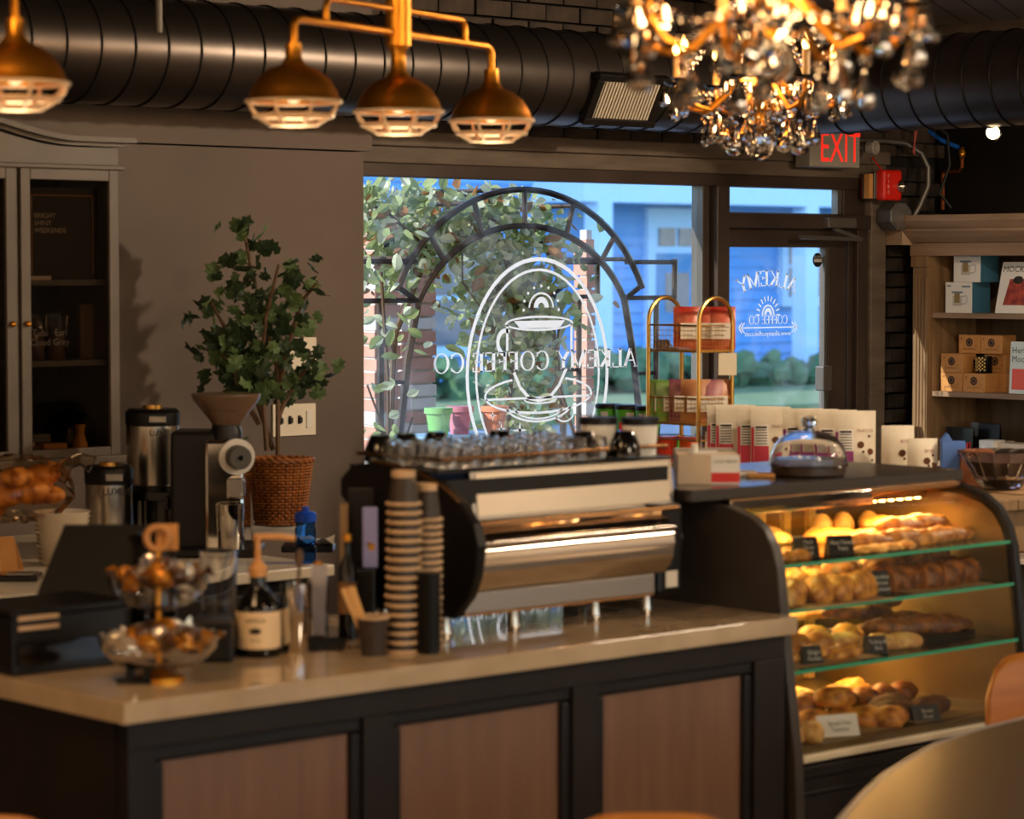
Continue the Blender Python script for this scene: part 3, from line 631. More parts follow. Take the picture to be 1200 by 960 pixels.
one('black_cable', 'black cable hanging down beside the bent conduit', 'cable', MB().tube([(10.44, 8.45, 2.62), (10.55, 8.42, 2.55), (10.57, 8.42, 2.4), (10.52, 8.44, 2.26), (10.56, 8.40, 2.19)], .008, 8), M['black'])
one('red_wire', 'pair of thin red wires dropping behind the conduit', 'wire', MB().tube([(10.40, 8.5, 2.58), (10.42, 8.52, 2.45)], .004, 6).tube([(10.42, 8.5, 2.58), (10.41, 8.52, 2.46)], .004, 6), mat('wire_red', '#a8453c', .5))
one('blue_hose', 'blue plastic water line under the duct above the bookcase', 'pipe', MB().tube([(10.80, 8.78, 2.62), (10.82, 8.68, 2.54), (10.84, 8.58, 2.50)], .011, 8), mat('hose_blue', '#1b63c4', .4))
t = thing('copper_pipe', 'copper water pipe with brass valve above the bookcase', 'pipe', (10.85, 8.565, 2.23))
part('tube', MB().tube([(0, .12, -.04), (0, .12, .14), (0, .11, .15), (0, .02, .15), (0, 0, .17), (0, 0, .27)], .010, 8), mat('copper', '#8e4d2a', .4, metal=.8), t)
part('valve', MB().ball((0, 0, .24), (.02, .02, .03), 10, 6).tube([(0, 0, .24), (-.03, -.03, .25)], .006, 6), M['brass'], t)
t = thing('spotlight', 'small glowing round spotlight hanging under the duct above the bookcase', 'spotlight', (9.28, 7.165, 2.47), -YAW)
part('can', MB().lathe([(.018, .03), (.032, .0), (.035, -.02), (.03, -.02)], 18, (0, 0, 0), 'y', caps=False), M['black'], t)
part('lens', MB().lathe([(.0, -.012), (.029, -.014)], 18, (0, 0, 0), 'y'), mat('spot_lens', '#fff0d0', .4, emit=5, ecol='#ffe2ae'), t)
part('wire', MB().tube([(0, .02, .0), (-.02, .02, .05), (.0, .02, .09), (.01, .02, .13)], .004, 6), M['alu'], t)
for nm, lb, x, z, wd, n in (('light_switch', 'cream double light switch plate on the grey wall above the plant stem', 6.714, 1.554, .134, 2), ('light_switch', 'cream four gang switch plate on the grey wall above the wicker basket', 6.668, 1.288, .216, 4)):
    t = thing(nm, lb, 'switch', (x, 8.625, z), 0, 'wall switch plates')
    part('plate', MB().box(-wd / 2, wd / 2, -.006, .004, -.064, .064), M['switch'], t, False, .002)
    for k in range(n):
        cx = (k - (n - 1) / 2) * .048
        if n == 4 and k == 3: part('dimmer', MB().box(cx - .014, cx + .014, -.012, 0, -.035, .035), M['whitepl'], t, False, .002)
        else: part('toggle', MB().box(cx - .006, cx + .006, -.02, 0, -.012, .010).box(cx - .008, cx + .008, -.0075, 0, -.017, .017), M['ink'], t, False)

# ================================================================== HUTCH
t = thing('glass_hutch', 'grey painted hutch with arched cornice and glass doors over the back counter', 'cabinet', (5.35, 8.25, 1.19))
X0, X1 = -.82, .23
part('carcass', MB().box(X1 - .03, X1, .02, .36, .02, 1.07).box(X0, X0 + .03, .02, .36, .02, 1.07).box(X0, X1, .02, .36, 1.05, 1.07).box(-.225, -.195, .0, .36, .02, 1.07), M['cabwood'], t, False)
part('back_panel', MB().box(X0, X1, .34, .36, .02, 1.07), M['cabdark'], t, False)
part('base_board', MB().box(X0 - .02, X1 + .03, -.02, .36, -.002, .028), M['cabwood'], t, False, .004)
for z in (.375, .665): part('shelf', MB().box(X0 + .03, X1 - .03, .03, .34, z - .02, z), M['cabwood'], t, False)
part('bottom', MB().box(X0 + .03, X1 - .03, .02, .34, .03, .055), mat('white_shelf', '#d8d4cc', .5), t, False)
cr = [(X0 - .03, 1.07), (X1, 1.07), (X1, 1.135)] + [(x, 1.145 + .085 * (0.5 + 0.5 * cos(pi * min(1, max(0, (x + .62) / .62)))) if False else 1.14 + .09 * (0.5 + .5 * cos(pi * min(1, abs(x + .55) / .58)))) for x in [X1 - .02 - k * .04 for k in range(26)]]
part('frieze', MB().prism([(p[0], p[1]) for p in cr], 'y', .0, .34), M['cabwood'], t, False)
xs = [X1 + .05 - k * .04 for k in range(29)]; zs = [1.145 + .09 * (0.5 + .5 * cos(pi * min(1, abs(x + .55) / .60))) for x in xs]
for dz, h, ov, nm in ((0, .016, .0, 'molding'), (.014, .018, .03, 'molding')):
    mb = MB(); n_ = len(xs)
    xs2 = [x + (ov - .03 if i == 0 else 0) for i, x in enumerate(xs)]
    poly = [(xs2[i], zs[i] + dz) for i in range(n_)] + [(xs2[i], zs[i] + dz + h) for i in range(n_ - 1, -1, -1)]
    for i in range(n_ - 1): mb.prism([(xs2[i], zs[i] + dz), (xs2[i + 1], zs[i + 1] + dz), (xs2[i + 1], zs[i + 1] + dz + h), (xs2[i], zs[i] + dz + h)], 'y', -.02 - ov, .34)
    part(nm, mb, M['cabwood'], t, False)
part('molding', MB().box(X0 - .02, X1 + .02, -.018, .34, 1.06, 1.078), M['cabwood'], t, False, .004)
for dx, lb in ((-.188, None), (-.62, None)):
    d = part('door', MB().box(dx, dx + .04, -.012, .012, .028, 1.06).box(dx + .372, dx + .413, -.012, .012, .028, 1.06).box(dx + .04, dx + .372, -.012, .012, .028, .06).box(dx + .04, dx + .372, -.012, .012, 1.02, 1.06), M['cabwood'], t, False, .003)
    part('pane', MB().quad((dx + .04, .002, .06), (dx + .372, .002, .06), (dx + .372, .002, 1.02), (dx + .04, .002, 1.02)), M['cabglass'], d, False)
    part('knob', MB().ball((dx + (.02 if dx > -.3 else .39), -.022, .51), .011, 10, 8), M['brass'], d)
HB = (5.35, 8.25, 1.19)
def inhutch(x, y, z): return (HB[0] + x, HB[1] + y, HB[2] + z)
for k, (x, lb) in enumerate(((-.052, 'Tulsi\nCloud'), (.035, 'Earl\nGrey'))):
    j = thing('glass_jar', 'clip top glass jar lettered %s inside the hutch' % lb.replace('\n', ' '), 'jar', inhutch(x - .03, .075, .375), 0, 'tea jars in the hutch')
    part('body', MB().lathe([(.036, 0), (.038, .01), (.038, .12), (.028, .145), (.028, .155)], 20), M['gloss_glass'], j); part('tea', MB().lathe([(.034, .003), (.034, .10)], 16), M['cookie'], j)
    part('lid', MB().lathe([(.03, .157), (.03, .17), (.012, .178), (.0, .178)], 18), M['gloss_glass'], j); part('clip', MB().tube([(.03, 0, .15), (.045, -.01, .16), (.035, -.02, .12)], .002, 5), M['steel'], j)
    part('lettering', text(lb, .034, (0, -.0395, .09)), M['decal'], j, False)
t2 = thing('menu_board', 'dark framed board with small white lettering at top of hutch', 'sign', inhutch(.02, .045, .665)); part('board', MB().box(-.15, .15, 0, .012, 0, .33), M['blackgl'], t2, False); part('border', MB().box(-.13, .13, -.002, 0, .30, .304).box(-.13, -.127, -.002, 0, .02, .30).box(.127, .13, -.002, 0, .02, .30), M['kraft'], t2, False)
part('lettering', text('BRIGHT\nSHINY\nWEEKENDS', .026, (-.12, -.003, .22), align='LEFT'), M['cream'], t2, False)
one('shelf_label', 'narrow cream shelf label strip inside the hutch', 'label', MB().box(-.05, .05, 0, .004, 0, .014), M['cream'], inhutch(-.085, .035, .665), 0)
b = thing('glass_bowl_light', 'amber glass globe on the top shelf of the hutch', 'globe', inhutch(-.10, .11, .665)); part('bowl', MB().ball((0, 0, .042), (.07, .06, .04), 18, 10), mat('amber_globe', '#caa05c', .25, spec=.8), b)
b = thing('baguette_plate', 'pale wooden platter leaning inside the hutch above the jars', 'platter', inhutch(.14, .27, .665), 0); part('board', MB().box(-.10, .10, 0, .02, 0, .1), M['woodoldh'], b, False, .008)
b = thing('cutting_board', 'brown framed board standing at the end of the jar shelf', 'board', inhutch(.175, .12, .375)); part('board', MB().box(-.03, .035, 0, .02, 0, .2), M['woodold'], b, False, .004)
b = thing('cake_cloche', 'glass cake cloche on the lowest shelf of the hutch', 'cloche', inhutch(.125, .16, .055)); part('plate', MB().lathe([(.09, 0), (.10, .012), (.0, .012)], 24), M['blackgl'], b); part('dome', MB().lathe([(.092, .012), (.092, .08), (.07, .115), (.03, .13), (.0, .132)], 24), M['gloss_glass'], b); part('knob', MB().ball((0, 0, .148), (.02, .02, .016), 12, 8), M['gloss_glass'], b)
b = thing('wooden_pepper_mill', 'turned yellow wooden mill before the cloche in the hutch', 'mill', inhutch(.105, .07, .055)); part('body', MB().lathe([(.028, 0), (.027, .01), (.014, .055), (.018, .075), (.019, .085), (.0, .085)], 18), mat('yellow_wood', '#d3902f', .4), b)
for x, y, z, wx, h, c, lb in ((-.10, .12, .055, .045, .012, 'woodold', 'brown box at the bottom of the small pile in the hutch'), (.0, .1, .055, .05, .02, 'kraft', 'tan box beside the mill in the hutch'), (-.05, .13, .078, .05, .03, 'alu', 'grey wrapped parcel on the small pile in the hutch'), (-.125, .1, .068, .04, .014, 'cream', 'cream tea packet on the small pile in the hutch')):
    one('small_box', lb, 'box', MB().box(-wx, wx, -.03, .03, 0, h), M[c], inhutch(x, y, z), 0, 'little boxes in the hutch', False, .003)
one('glass_ornament', 'dark bottle brush tree ornament in the corner of the hutch', 'ornament', MB().lathe([(.02, 0), (.005, .01), (.005, .03), (.035, .035), (.012, .08), (.024, .08), (.0, .16)], 12), M['leafd'], inhutch(-.12, .2, .055))

# ================================================================== BACK COUNTER
t = thing('back_counter', 'pale stone back counter with dark base under the hutch', 'counter', (3.0, 7.05, 0))
part('worktop', MB().box(0, 2.62, 0, 1.56, .873, .91), M['back_stone'], t, False, .004)
part('cabinet_body', MB().box(0, 2.56, .05, 1.56, .0, .873), M['black'], t, False)
for k in range(4): 
    d = part('door', MB().box(.03 + k * .63, .63 + k * .63, .03, .05, .08, .83), M['dkframe'], t, False, .004); part('handle', MB().tube([(.56 + k * .63, .015, .6), (.56 + k * .63, .015, .76)], .006, 6), M['steel'], d)
part('metal_lip', MB().box(0, 1.75, .0, .04, .80, .868), M['greysteel'], t, False)
FC = -YAW
# urns
def airpot(label, loc, h, r, stand):
    t = thing('coffee_urn', label, 'urn', loc, FC, 'steel coffee urns'); z0 = .22 if stand else 0.02
    part('body', MB().lathe([(r * .97, z0), (r, z0 + .01), (r, z0 + h * .78), (r * .97, z0 + h * .79)], 28), M['steel'], t)
    part('top', MB().lathe([(r * 1.01, z0 + h * .78), (r * 1.03, z0 + h * .82), (r * 1.03, z0 + h * .95), (r * .9, z0 + h), (.0, z0 + h)], 28), M['blackpl'], t)
    part('lid_knob', MB().lathe([(.035, z0 + h), (.035, z0 + h + .012), (.0, z0 + h + .012)], 16), M['gold'], t)
    part('display', MB().box(.0, .06, -r * 1.08, -r * .98, z0 + h * .83, z0 + h * .92), M['greysteel'], t, False, .003)
    part('lettering', text('LUXUS', .030 if stand else .034, (r * .45, -r * .93, z0 + h * .66), (.9, .42, 0)), M['ink'], t, False)
    part('base', MB().lathe([(r * 1.02, z0 - .02), (r * 1.02, z0)], 28), M['blackpl'], t)
    if stand:
        part('stand', MB().box(-r, r, -r * .6, r, 0, .02).box(-r, r, r * .5, r * .95, .02, .2).box(-r * .95, r * .95, -r * .7, r * .9, .165, .2), M['blackgl'], t, False, .004)
        part('sight_tube', MB().tube([(-.035, -r * 1.05, .02), (-.035, -r * 1.05, .17)], .006, 8).tube([(-.015, -r * 1.05, .02), (-.015, -r * 1.05, .17)], .004, 8), M['steel'], t)
        fc = part('faucet', MB().lathe([(.012, .06), (.02, .08), (.024, .12), (.018, .14)], 12, (.075, -r * 1.15, .0)), M['blackpl'], t)
        part('handle', MB().tube([(.055, -r * 1.3, .07), (.06, -r * 1.3, .18), (.075, -r * 1.3, .195), (.09, -r * 1.3, .18), (.108, -r * 1.3, .07), (.055, -r * 1.3, .07)], .005, 8), M['steel'], fc)
        part('neck', MB().tube([(.07, -r * .5, .18), (.075, -r * 1.1, .15)], .012, 8), M['steel'], fc)
    return t
airpot('tall steel coffee urn on black stand beside the grinder', (5.519, 7.954, .91), .27, .094, True)
airpot('short steel coffee urn behind the stack of pulp bowls', (5.27, 7.86, .91), .285, .083, False)
# grinder
t = thing('coffee_grinder', 'tall black and steel coffee grinder with brown hopper on back counter', 'grinder', (5.491, 7.56, .91), FC)
part('housing', MB().box(-.145, .02, .0, .22, .02, .425), M['blackpl'], t, False, .012)
part('column', MB().box(-.02, .115, -.06, .18, .02, .40), M['steelpol'], t, False, .012)
part('base', MB().box(-.15, .16, -.10, .22, 0, .03), M['blackpl'], t, False, .008)
part('collar', MB().lathe([(.055, .40), (.055, .425), (.05, .44), (.05, .452)], 24, (.045, .04, 0)), M['blackpl'], t)
part('hopper', MB().lathe([(.048, .445), (.055, .46), (.115, .535), (.118, .55), (.112, .55), (.05, .47)], 32, (.045, .04, 0)), M['amber'], t)
part('beans', MB().lathe([(.045, .45), (.08, .495), (.0, .50)], 20, (.045, .04, 0)), M['cookie'], t); part('hopper_lid', MB().lathe([(.12, .548), (.12, .556), (.0, .558)], 32, (.045, .04, 0)), M['amber'], t)
dl = part('dial_ring', MB().lathe([(.0, -.021), (.062, -.02), (.062, .0), (.05, .005)], 30, (0, 0, 0), 'y'), mat('dial_white', '#cfc8be', .3), t, loc=(.088, -.065, .345), rot=(0, 0, .35))
part('knob', MB().lathe([(.042, -.02), (.040, -.062), (.036, -.066), (.0, -.066)], 24, (0, 0, 0), 'y'), mat('knob_grey', '#4a4540', .45), dl); part('screw', MB().lathe([(.009, -.066), (.009, -.07), (.0, -.07)], 12, (0, 0, 0), 'y'), M['steelpol'], dl)
part('spout', MB().box(.06, .12, -.115, -.05, .20, .275), M['steel'], t, False, .012)
part('name_plate', MB().box(.065, .115, -.1165, -.114, .225, .27), M['greysteel'], t, False)
c = thing('grounds_cup', 'polished steel cup under the grinder spout', 'cup', (5.491 + .07 * cos(FC) + .09 * sin(FC) * 1.0, 7.56 + .07 * sin(FC) - .09 * cos(FC), .94), FC)
part('body', MB().lathe([(.038, 0), (.042, .005), (.048, .155), (.046, .155), (.04, .01)], 26), M['steelpol'], c)
# wicker basket on a white box
t = thing('white_carton', 'flat white carton under the wicker basket', 'box', (6.02, 7.87, .91), FC); part('box', MB().box(-.095, .085, -.07, .08, 0, .05), M['white'], t, False, .003); part('lid', MB().box(-.098, .088, -.073, .083, .035, .052), M['white'], t, False, .002)
t = thing('wicker_basket', 'woven brown wicker basket on a white carton by the plant', 'basket', (6.005, 7.85, .962), FC)
def bk(u, f): return .075 + .028 * u + f
wv = MB()
for r in range(21):
    z = .006 + r * .0108; u = z / .235; n = 48
    wv.tube([((bk(u, 0) + .0035 * (1 if (i + r) % 2 else -1)) * 1.12 * cos(2 * pi * i / n), (bk(u, 0) + .0035 * (1 if (i + r) % 2 else -1)) * .85 * sin(2 * pi * i / n), z) for i in range(n)], .0052, 5, closed=True)
part('weave', wv, M['wicker'], t, kind='stuff')
for i in range(24):
    a = 2 * pi * i / 24; part('stake', MB().tube([(bk(0, 0) * 1.12 * cos(a), bk(0, 0) * .85 * sin(a), 0), (bk(1, 0) * 1.12 * cos(a), bk(1, 0) * .85 * sin(a), .235)], .0032, 5), M['wickerd'], t)
rm = MB()
for k in range(2): rm.tube([((bk(1, .002) + .004 * sin(12 * pi * i / 60 * 2 + k * pi)) * 1.12 * cos(2 * pi * i / 60), (bk(1, .002) + .004 * sin(24 * pi * i / 60 + k * pi)) * .85 * sin(2 * pi * i / 60), .238 + .006 * cos(24 * pi * i / 60 + k * pi)) for i in range(60)], .007, 6, closed=True)
part('rim', rm, M['wicker'], t); part('lining', MB().lathe([(.06, .002), (.07, .004), (.072, .23), (.07, .23)], 24), M['wicker'], t)
# blue bottle, papers
t = thing('water_bottle', 'blue plastic sports bottle at the end of the back counter', 'bottle', (5.575, 7.15, .91), FC)
part('body', MB().lathe([(.031, 0), (.036, .006), (.036, .05), (.032, .06), (.036, .07), (.036, .115), (.031, .125), (.034, .14)], 24), M['bottleblue'], t); part('cap', MB().lathe([(.036, .14), (.037, .165), (.03, .172), (.012, .175), (.012, .19), (.0, .192)], 22), M['blue'], t)
part('lettering', text('hydrate', .016, (.008, -.0375, .085)), M['decal'], t, False)
one('napkin_pile', 'crumpled white napkins on black tray beside the wicker basket', 'napkins', MB().add([(x * .03 - .075, y * .03 - .06, .028 + .012 * sin(x * 2.1 + y) + .008 * cos(y * 1.7)) for y in range(5) for x in range(6)], [(y * 6 + x, y * 6 + x + 1, y * 6 + x + 7, y * 6 + x + 6) for y in range(4) for x in range(5)]), M['white'], (5.84, 7.45, .915), FC)
one('black_tray', 'low black tray under the crumpled napkins', 'tray', MB().box(-.09, .09, -.07, .07, 0, .022), M['blackpl'], (5.83, 7.46, .91), FC, None, False, .004)
# potted plant
t = thing('potted_plant', 'tall leafy green plant against the grey wall behind the grinder', 'plant', (6.20, 8.15, .91), FC)
part('vase', MB().lathe([(.05, 0), (.075, .04), (.08, .12), (.055, .2), (.045, .24), (.05, .25)], 24), M['blackgl'], t)
stm = [[(.02, 0, .2), (.02, 0, .42), (.02, 0, .6), (-.03, 0, .8), (-.08, 0, 1.0), (-.10, 0, 1.10)], [(.02, 0, .42), (.05, .02, .5), (.12, 0, .60), (.17, -.02, .64)], [(.0, .02, .3), (-.08, .02, .55), (-.17, .0, .75), (-.23, 0, .86)], [(.02, 0, .5), (.07, -.02, .72), (.11, -.02, .86), (.17, -.03, .93)], [(-.02, -.02, .3), (-.04, -.03, .6), (-.02, -.04, .8), (.03, -.04, 1.0)], [(-.05, 0, .5), (-.12, 0, .58), (-.2, 0, .68)], [(-.05, 0, .4), (-.12, -.03, .52), (-.14, -.03, .6)]]
for s_ in stm: part('stem', MB().tube(s_, [.011 - .006 * i / len(s_) for i in range(len(s_))], 6), M['stem'], t)
LB = [(0, 0), (.12, .06), (.3, .16), (.2, .32), (.45, .45), (.3, .6), (.42, .8), (.15, .85), (0, 1.0)]
pl = [(x, y) for x, y in LB] + [(-x, y) for x, y in reversed(LB[1:-1])]
me_l = [MB().add([(0, .5 * .055, -.006)] + [(x * .062, y * .062, .004 * cos(9 * y)) for x, y in pl], [(0, i + 1, (i + 1) % len(pl) + 1) for i in range(len(pl))]).mesh('leaf', M[k]) for k in ('leafd', 'leafd', 'leafl')]
n_l = 0
while n_l < 290:
    s_ = random.choice(stm); i = random.randrange(max(1, len(s_) - 3), len(s_)); p = Vector(s_[i - 1]).lerp(Vector(s_[i]), random.random())
    q = p + Vector((random.gauss(0, .055), random.gauss(0, .03), random.gauss(0, .05)))
    if q.z < .47 or q.z > 1.12: continue
    k = random.uniform(.85, 1.5); o = link('leaf', random.choice(me_l), t, q, (random.uniform(.2, 2.4), random.uniform(-.9, .9), random.uniform(0, 6.28))); o.scale = (k, k, k); n_l += 1
# bag of bread on pulp bowls
t = thing('pulp_bowls', 'stack of pale pulp takeout bowls under the bag of bread', 'bowls', (4.948, 7.66, .91), FC)
for k in range(11): part('bowl', MB().lathe([(.058 + .003 * k * .6, 0), (.082 + .0012 * k, .022), (.084 + .0012 * k, .024), (.080, .02), (.055, .004)], 24), M['cream'], t, loc=(0, 0, k * .0155))
t = thing('bread_bag', 'clear plastic bag of bread rolls on top of the pulp bowls', 'bag', (4.86, 7.70, 1.115), FC)
for k, (x, y, z, s_) in enumerate(((-.10, 0, .02, .07), (0, 0, .035, .075), (.06, 0, .02, .05), (-.05, -.03, .08, .06), (.03, .02, .085, .06), (-.15, .02, -.03, .06))):
    part('roll', MB().ball((x, y, z + .01), (s_, s_ * .8, s_ * .62), 14, 9, .05), M['bread'], t)
random.seed(3)
part('film', MB().ball((-.05, 0, .052), (.185, .10, .112), 20, 12, .09), M['film'], t, False); part('twist', MB().tube([(.08, 0, .09), (.12, 0, .135), (.16, 0, .15), (.20, 0, .13)], [.04, .02, .022, .03], 8), M['film'], t)
t = thing('card_easel', 'folded tan card on the back counter beside the bowls', 'card', (4.70, 7.60, .91), FC); part('panel', MB().add([(-.015, -.05, 0), (.045, -.05, 0), (.02, 0, .115), (-.03, 0, .115), (-.015, .05, 0), (.045, .05, 0)], [(0, 1, 2, 3), (5, 4, 3, 2)]), M['kraft'], t, False).modifiers.new('s', 'SOLIDIFY').thickness = .003
t = thing('card_reader', 'flat black card reader lying on the back counter', 'card reader', (4.60, 7.36, .91), FC); part('body', MB().box(-.08, .06, -.05, .06, 0, .022), M['blackgl'], t, False, .006); part('keypad', MB().box(-.04, .04, -.04, .04, .022, .025), M['greysteel'], t, False)
one('red_pen', 'red pen tip on the back counter beside the bowls', 'pen', MB().tube([(-.03, 0, .006), (.03, 0, .006)], .006, 8), M['red'], (4.86, 7.45, .91), FC)
# ================================================================== FRONT COUNTER
t = thing('service_counter', 'long wood panelled service counter with cream stone top', 'counter', (3.323, 4.905, 0))
part('countertop', MB().box(0, 2.195, 0, .88, .903, .95), M['cream_stone'], t, False, .0015)
part('carcass', MB().box(.03, 2.17, .075, .86, 0, .903), M['dkframe'], t, False)
fr = MB().box(.033, 2.185, .035, .075, .835, .903).box(.033, 2.185, .035, .075, 0, .12)
px = ((.137, .671), (.826, 1.356), (1.506, 2.034)); e = [.033] + [v for a, b in px for v in (a - .03, b + .03)] + [2.185]
for i in range(0, 8, 2): fr.box(e[i], e[i + 1], .035, .075, .12, .835)
part('front_frame', fr, M['dkframe'], t, False, .003)
for a, b in px:
    p = part('panel', MB().box(a, b, .06, .075, .14, .80), M['panelwood'], t, False, .002)
    part('molding', MB().box(a - .032, b + .032, .045, .075, .80, .838).box(a - .032, a, .045, .075, .12, .80).box(b, b + .032, .045, .075, .12, .80).box(a - .032, b + .032, .045, .075, .12, .15), M['black'], p, False, .008)
part('end_frame', MB().box(.028, .04, .08, .86, .835, .903).box(.028, .04, .08, .2, 0, .835).box(.028, .04, .74, .86, 0, .835), M['dkframe'], t, False)
part('end_panel', MB().box(.032, .04, .2, .74, .1, .835), M['panelwood'], t, False)
CT = .95
# ---- espresso machine
t = thing('espresso_machine', 'long chrome espresso machine with mirrored panel and black end plates', 'coffee machine', (4.53, 5.10, CT))
def plate(off=0): return [(.10 + off, .05), (.04, .11), (.012, .17), (.0, .245), (.02, .30), (.07, .35), (.14, .39), (.225, .416), (.32, .432), (.42, .438), (.51, .425), (.56, .385), (.56, .34), (.52, .31), (.50, .25), (.50, .05)]
part('end_plate', MB().prism(plate(), 'x', 0, .03), M['blackpl'], t, False, .006)
part('end_plate', MB().prism([(.17, .05), (.13, .12), (.12, .2), (.15, .28), (.19, .40), (.5, .40), (.5, .05)], 'x', .845, .87), M['blackpl'], t, False, .006)
part('trim_strip', MB().tube([(.004, y + .006, z) for y, z in plate()[5:10]], .006, 6), M['copper_'], t)
part('body', MB().box(.03, .845, .16, .5, .095, .40), M['blackpl'], t, False)
part('lower_panel', MB().box(.03, .72, .085, .12, .06, .115), M['greysteel'], t, False, .004)
part('drip_lip', MB().box(.03, .72, .09, .16, .054, .062), M['copper_'], t, False)
bp = [(.16, .115), (.075, .118), (.052, .14), (.04, .17), (.035, .205), (.04, .235), (.06, .262), (.085, .28), (.105, .288), (.16, .295)]
part('curved_panel', MB().prism(bp, 'x', .045, .745), M['steelpol'], t, True)
part('rail', MB().tube([(.05, .045, .245), (.75, .045, .245)], .010, 12), M['steelpol'], t)
part('rail', MB().tube([(.05, .078, .292), (.80, .078, .292)], .007, 12), M['copper_'], t)
part('mirror_frame', MB().prism([(.155, .293), (.170, .422), (.19, .424), (.19, .293)], 'x', .12, .865), M['steel'], t, False)
part('mirror_panel', MB().quad((.135, .1535, .303), (.85, .1535, .303), (.85, .1662, .413), (.135, .1662, .413)), M['mirror'], t, False)
part('side_block', MB().box(.745, .845, .10, .2, .05, .30), M['blackpl'], t, False, .012)
part('sticker', MB().box(.775, .82, .097, .1, .07, .115), M['cream'], t, False)
part('tray', MB().box(.0, .87, .16, .52, .418, .426), M['blackpl'], t, False, .003)
part('tray_rail', MB().tube([(.02, .17, .455), (.85, .17, .455), (.85, .51, .455), (.02, .51, .455)], .005, 8, closed=True), M['copper_'], t)
for x in (.06, .3, .6, .8): part('leg', MB().lathe([(.02, 0), (.015, .03), (.02, .08)], 14, (x, .2, 0)), M['steel'], t)
for x in (.06, .8): part('leg', MB().lathe([(.02, 0), (.015, .03), (.02, .08)], 14, (x, .45, 0)), M['steel'], t)
# cups on the machine
g0 = None
random.seed(11)
for r in range(4):
    for c in range(10):
        x = 4.60 + c * .077 + (.03 if r % 2 else 0); y = 5.30 + r * .085; 
        if x > 5.36 or (x > 5.18 and y > 5.25): continue
        lb = 'small upturned espresso glass on top of the espresso machine'
        if g0 is None:
            g0 = thing('espresso_glass', lb, 'glass', (x, y, CT + .426), 0, 'upturned glasses on the espresso machine')
            part('body', MB().lathe([(.0, .055), (.022, .054), (.0275, .02), (.0295, .0), (.033, 0), (.031, .02), (.026, .064), (.0, .066)], 14), M['glass'], g0); part('rim', MB().tube([(.033 * cos(2 * pi * i / 14), .033 * sin(2 * pi * i / 14), .002) for i in range(14)], .002, 5, closed=True), M['steelpol'], g0)
        else: dup(g0, (x, y, CT + .426))
d0 = None
DCL = ['dark ceramic cup upturned at the back of the machine under the window emblem', 'dark ceramic cup upturned before the white tubs on the machine', 'dark ceramic cup upturned at the mirror end beside a white tub', 'dark cup at the rear of the machine nearest the grey wall', 'dark cup at the rear of the machine, second from the grey wall', 'dark cup at the rear of the machine, third from the grey wall']
for i, (x, y) in enumerate(((4.99, 5.53), (5.13, 5.34), (5.225, 5.28), (4.62, 5.60), (4.72, 5.61), (4.82, 5.60))):
    if d0 is None:
        d0 = thing('dark_cup', DCL[0], 'cup', (x, y, CT + .43), .4, 'dark cups on the espresso machine')
        part('body', MB().lathe([(.046, 0), (.043, .03), (.028, .066), (.024, .072), (.0, .072)], 20), M['blackgl'], d0); part('handle', MB().tube([(.042, 0, .02), (.065, 0, .025), (.062, 0, .045), (.038, 0, .05)], .006, 8), M['blackgl'], d0)
    else: dup(d0, (x, y, CT + .43), random.uniform(0, 6), DCL[i])
# ---- white tubs with black lids standing on the machine
for x, y, lb in ((5.28, 5.44, 'white tub with black lid on the espresso machine, beside the upturned glasses'), (5.355, 5.35, 'white tub with black lid on the espresso machine, beside the cardboard box')):
    t = thing('lidded_tub', lb, 'tub', (x, y, CT + .426), 0, 'white tubs with black lids')
    part('body', MB().lathe([(.044, 0), (.05, .09)], 28), M['whitepl'], t); part('lid', MB().lathe([(.053, .085), (.053, .105), (.0, .105)], 28), M['blackpl'], t)
# ---- paper cup stacks (upturned, nested)
def cupstack(n, x, y, step, h, rt, label, group, tilt):
    f = None
    for i in range(n):
        z = CT + i * step
        if f is None:
            f = thing('paper_cup', label, 'cup', (x, y, z), 0, group)
            part('body', MB().lathe([(rt * .96, .004), (rt * .72, h - .012), (rt * .70, h - .012)], 22), M['cupblk'], f); part('rim', MB().tube([(rt * cos(2 * pi * i / 22), rt * sin(2 * pi * i / 22), .004) for i in range(22)], .0052, 6, closed=True), M['tan'], f)
            part('base', MB().lathe([(rt * .735, h - .022), (rt * .73, h), (rt * .66, h), (rt * .64, h - .006), (.0, h - .006)], 22), M['tan'], f)
        else: last = dup(f, (x + tilt * i + random.uniform(-.0012, .0012), y + random.uniform(-.0012, .0012), z))
    last['label'] = label.replace(' upturned in', ' standing topmost on'); f['label'] = label.replace('upturned in', 'upturned at the foot of')
cupstack(17, 4.282, 5.105, .0228, .085, .041, 'dark paper cup with tan rim upturned in the taller of two stacks', 'paper cups in the taller stack', .0004)
cupstack(19, 4.365, 5.115, .0178, .092, .038, 'dark paper cup with tan rim upturned in the shorter of two stacks', 'paper cups in the shorter stack', .0002)
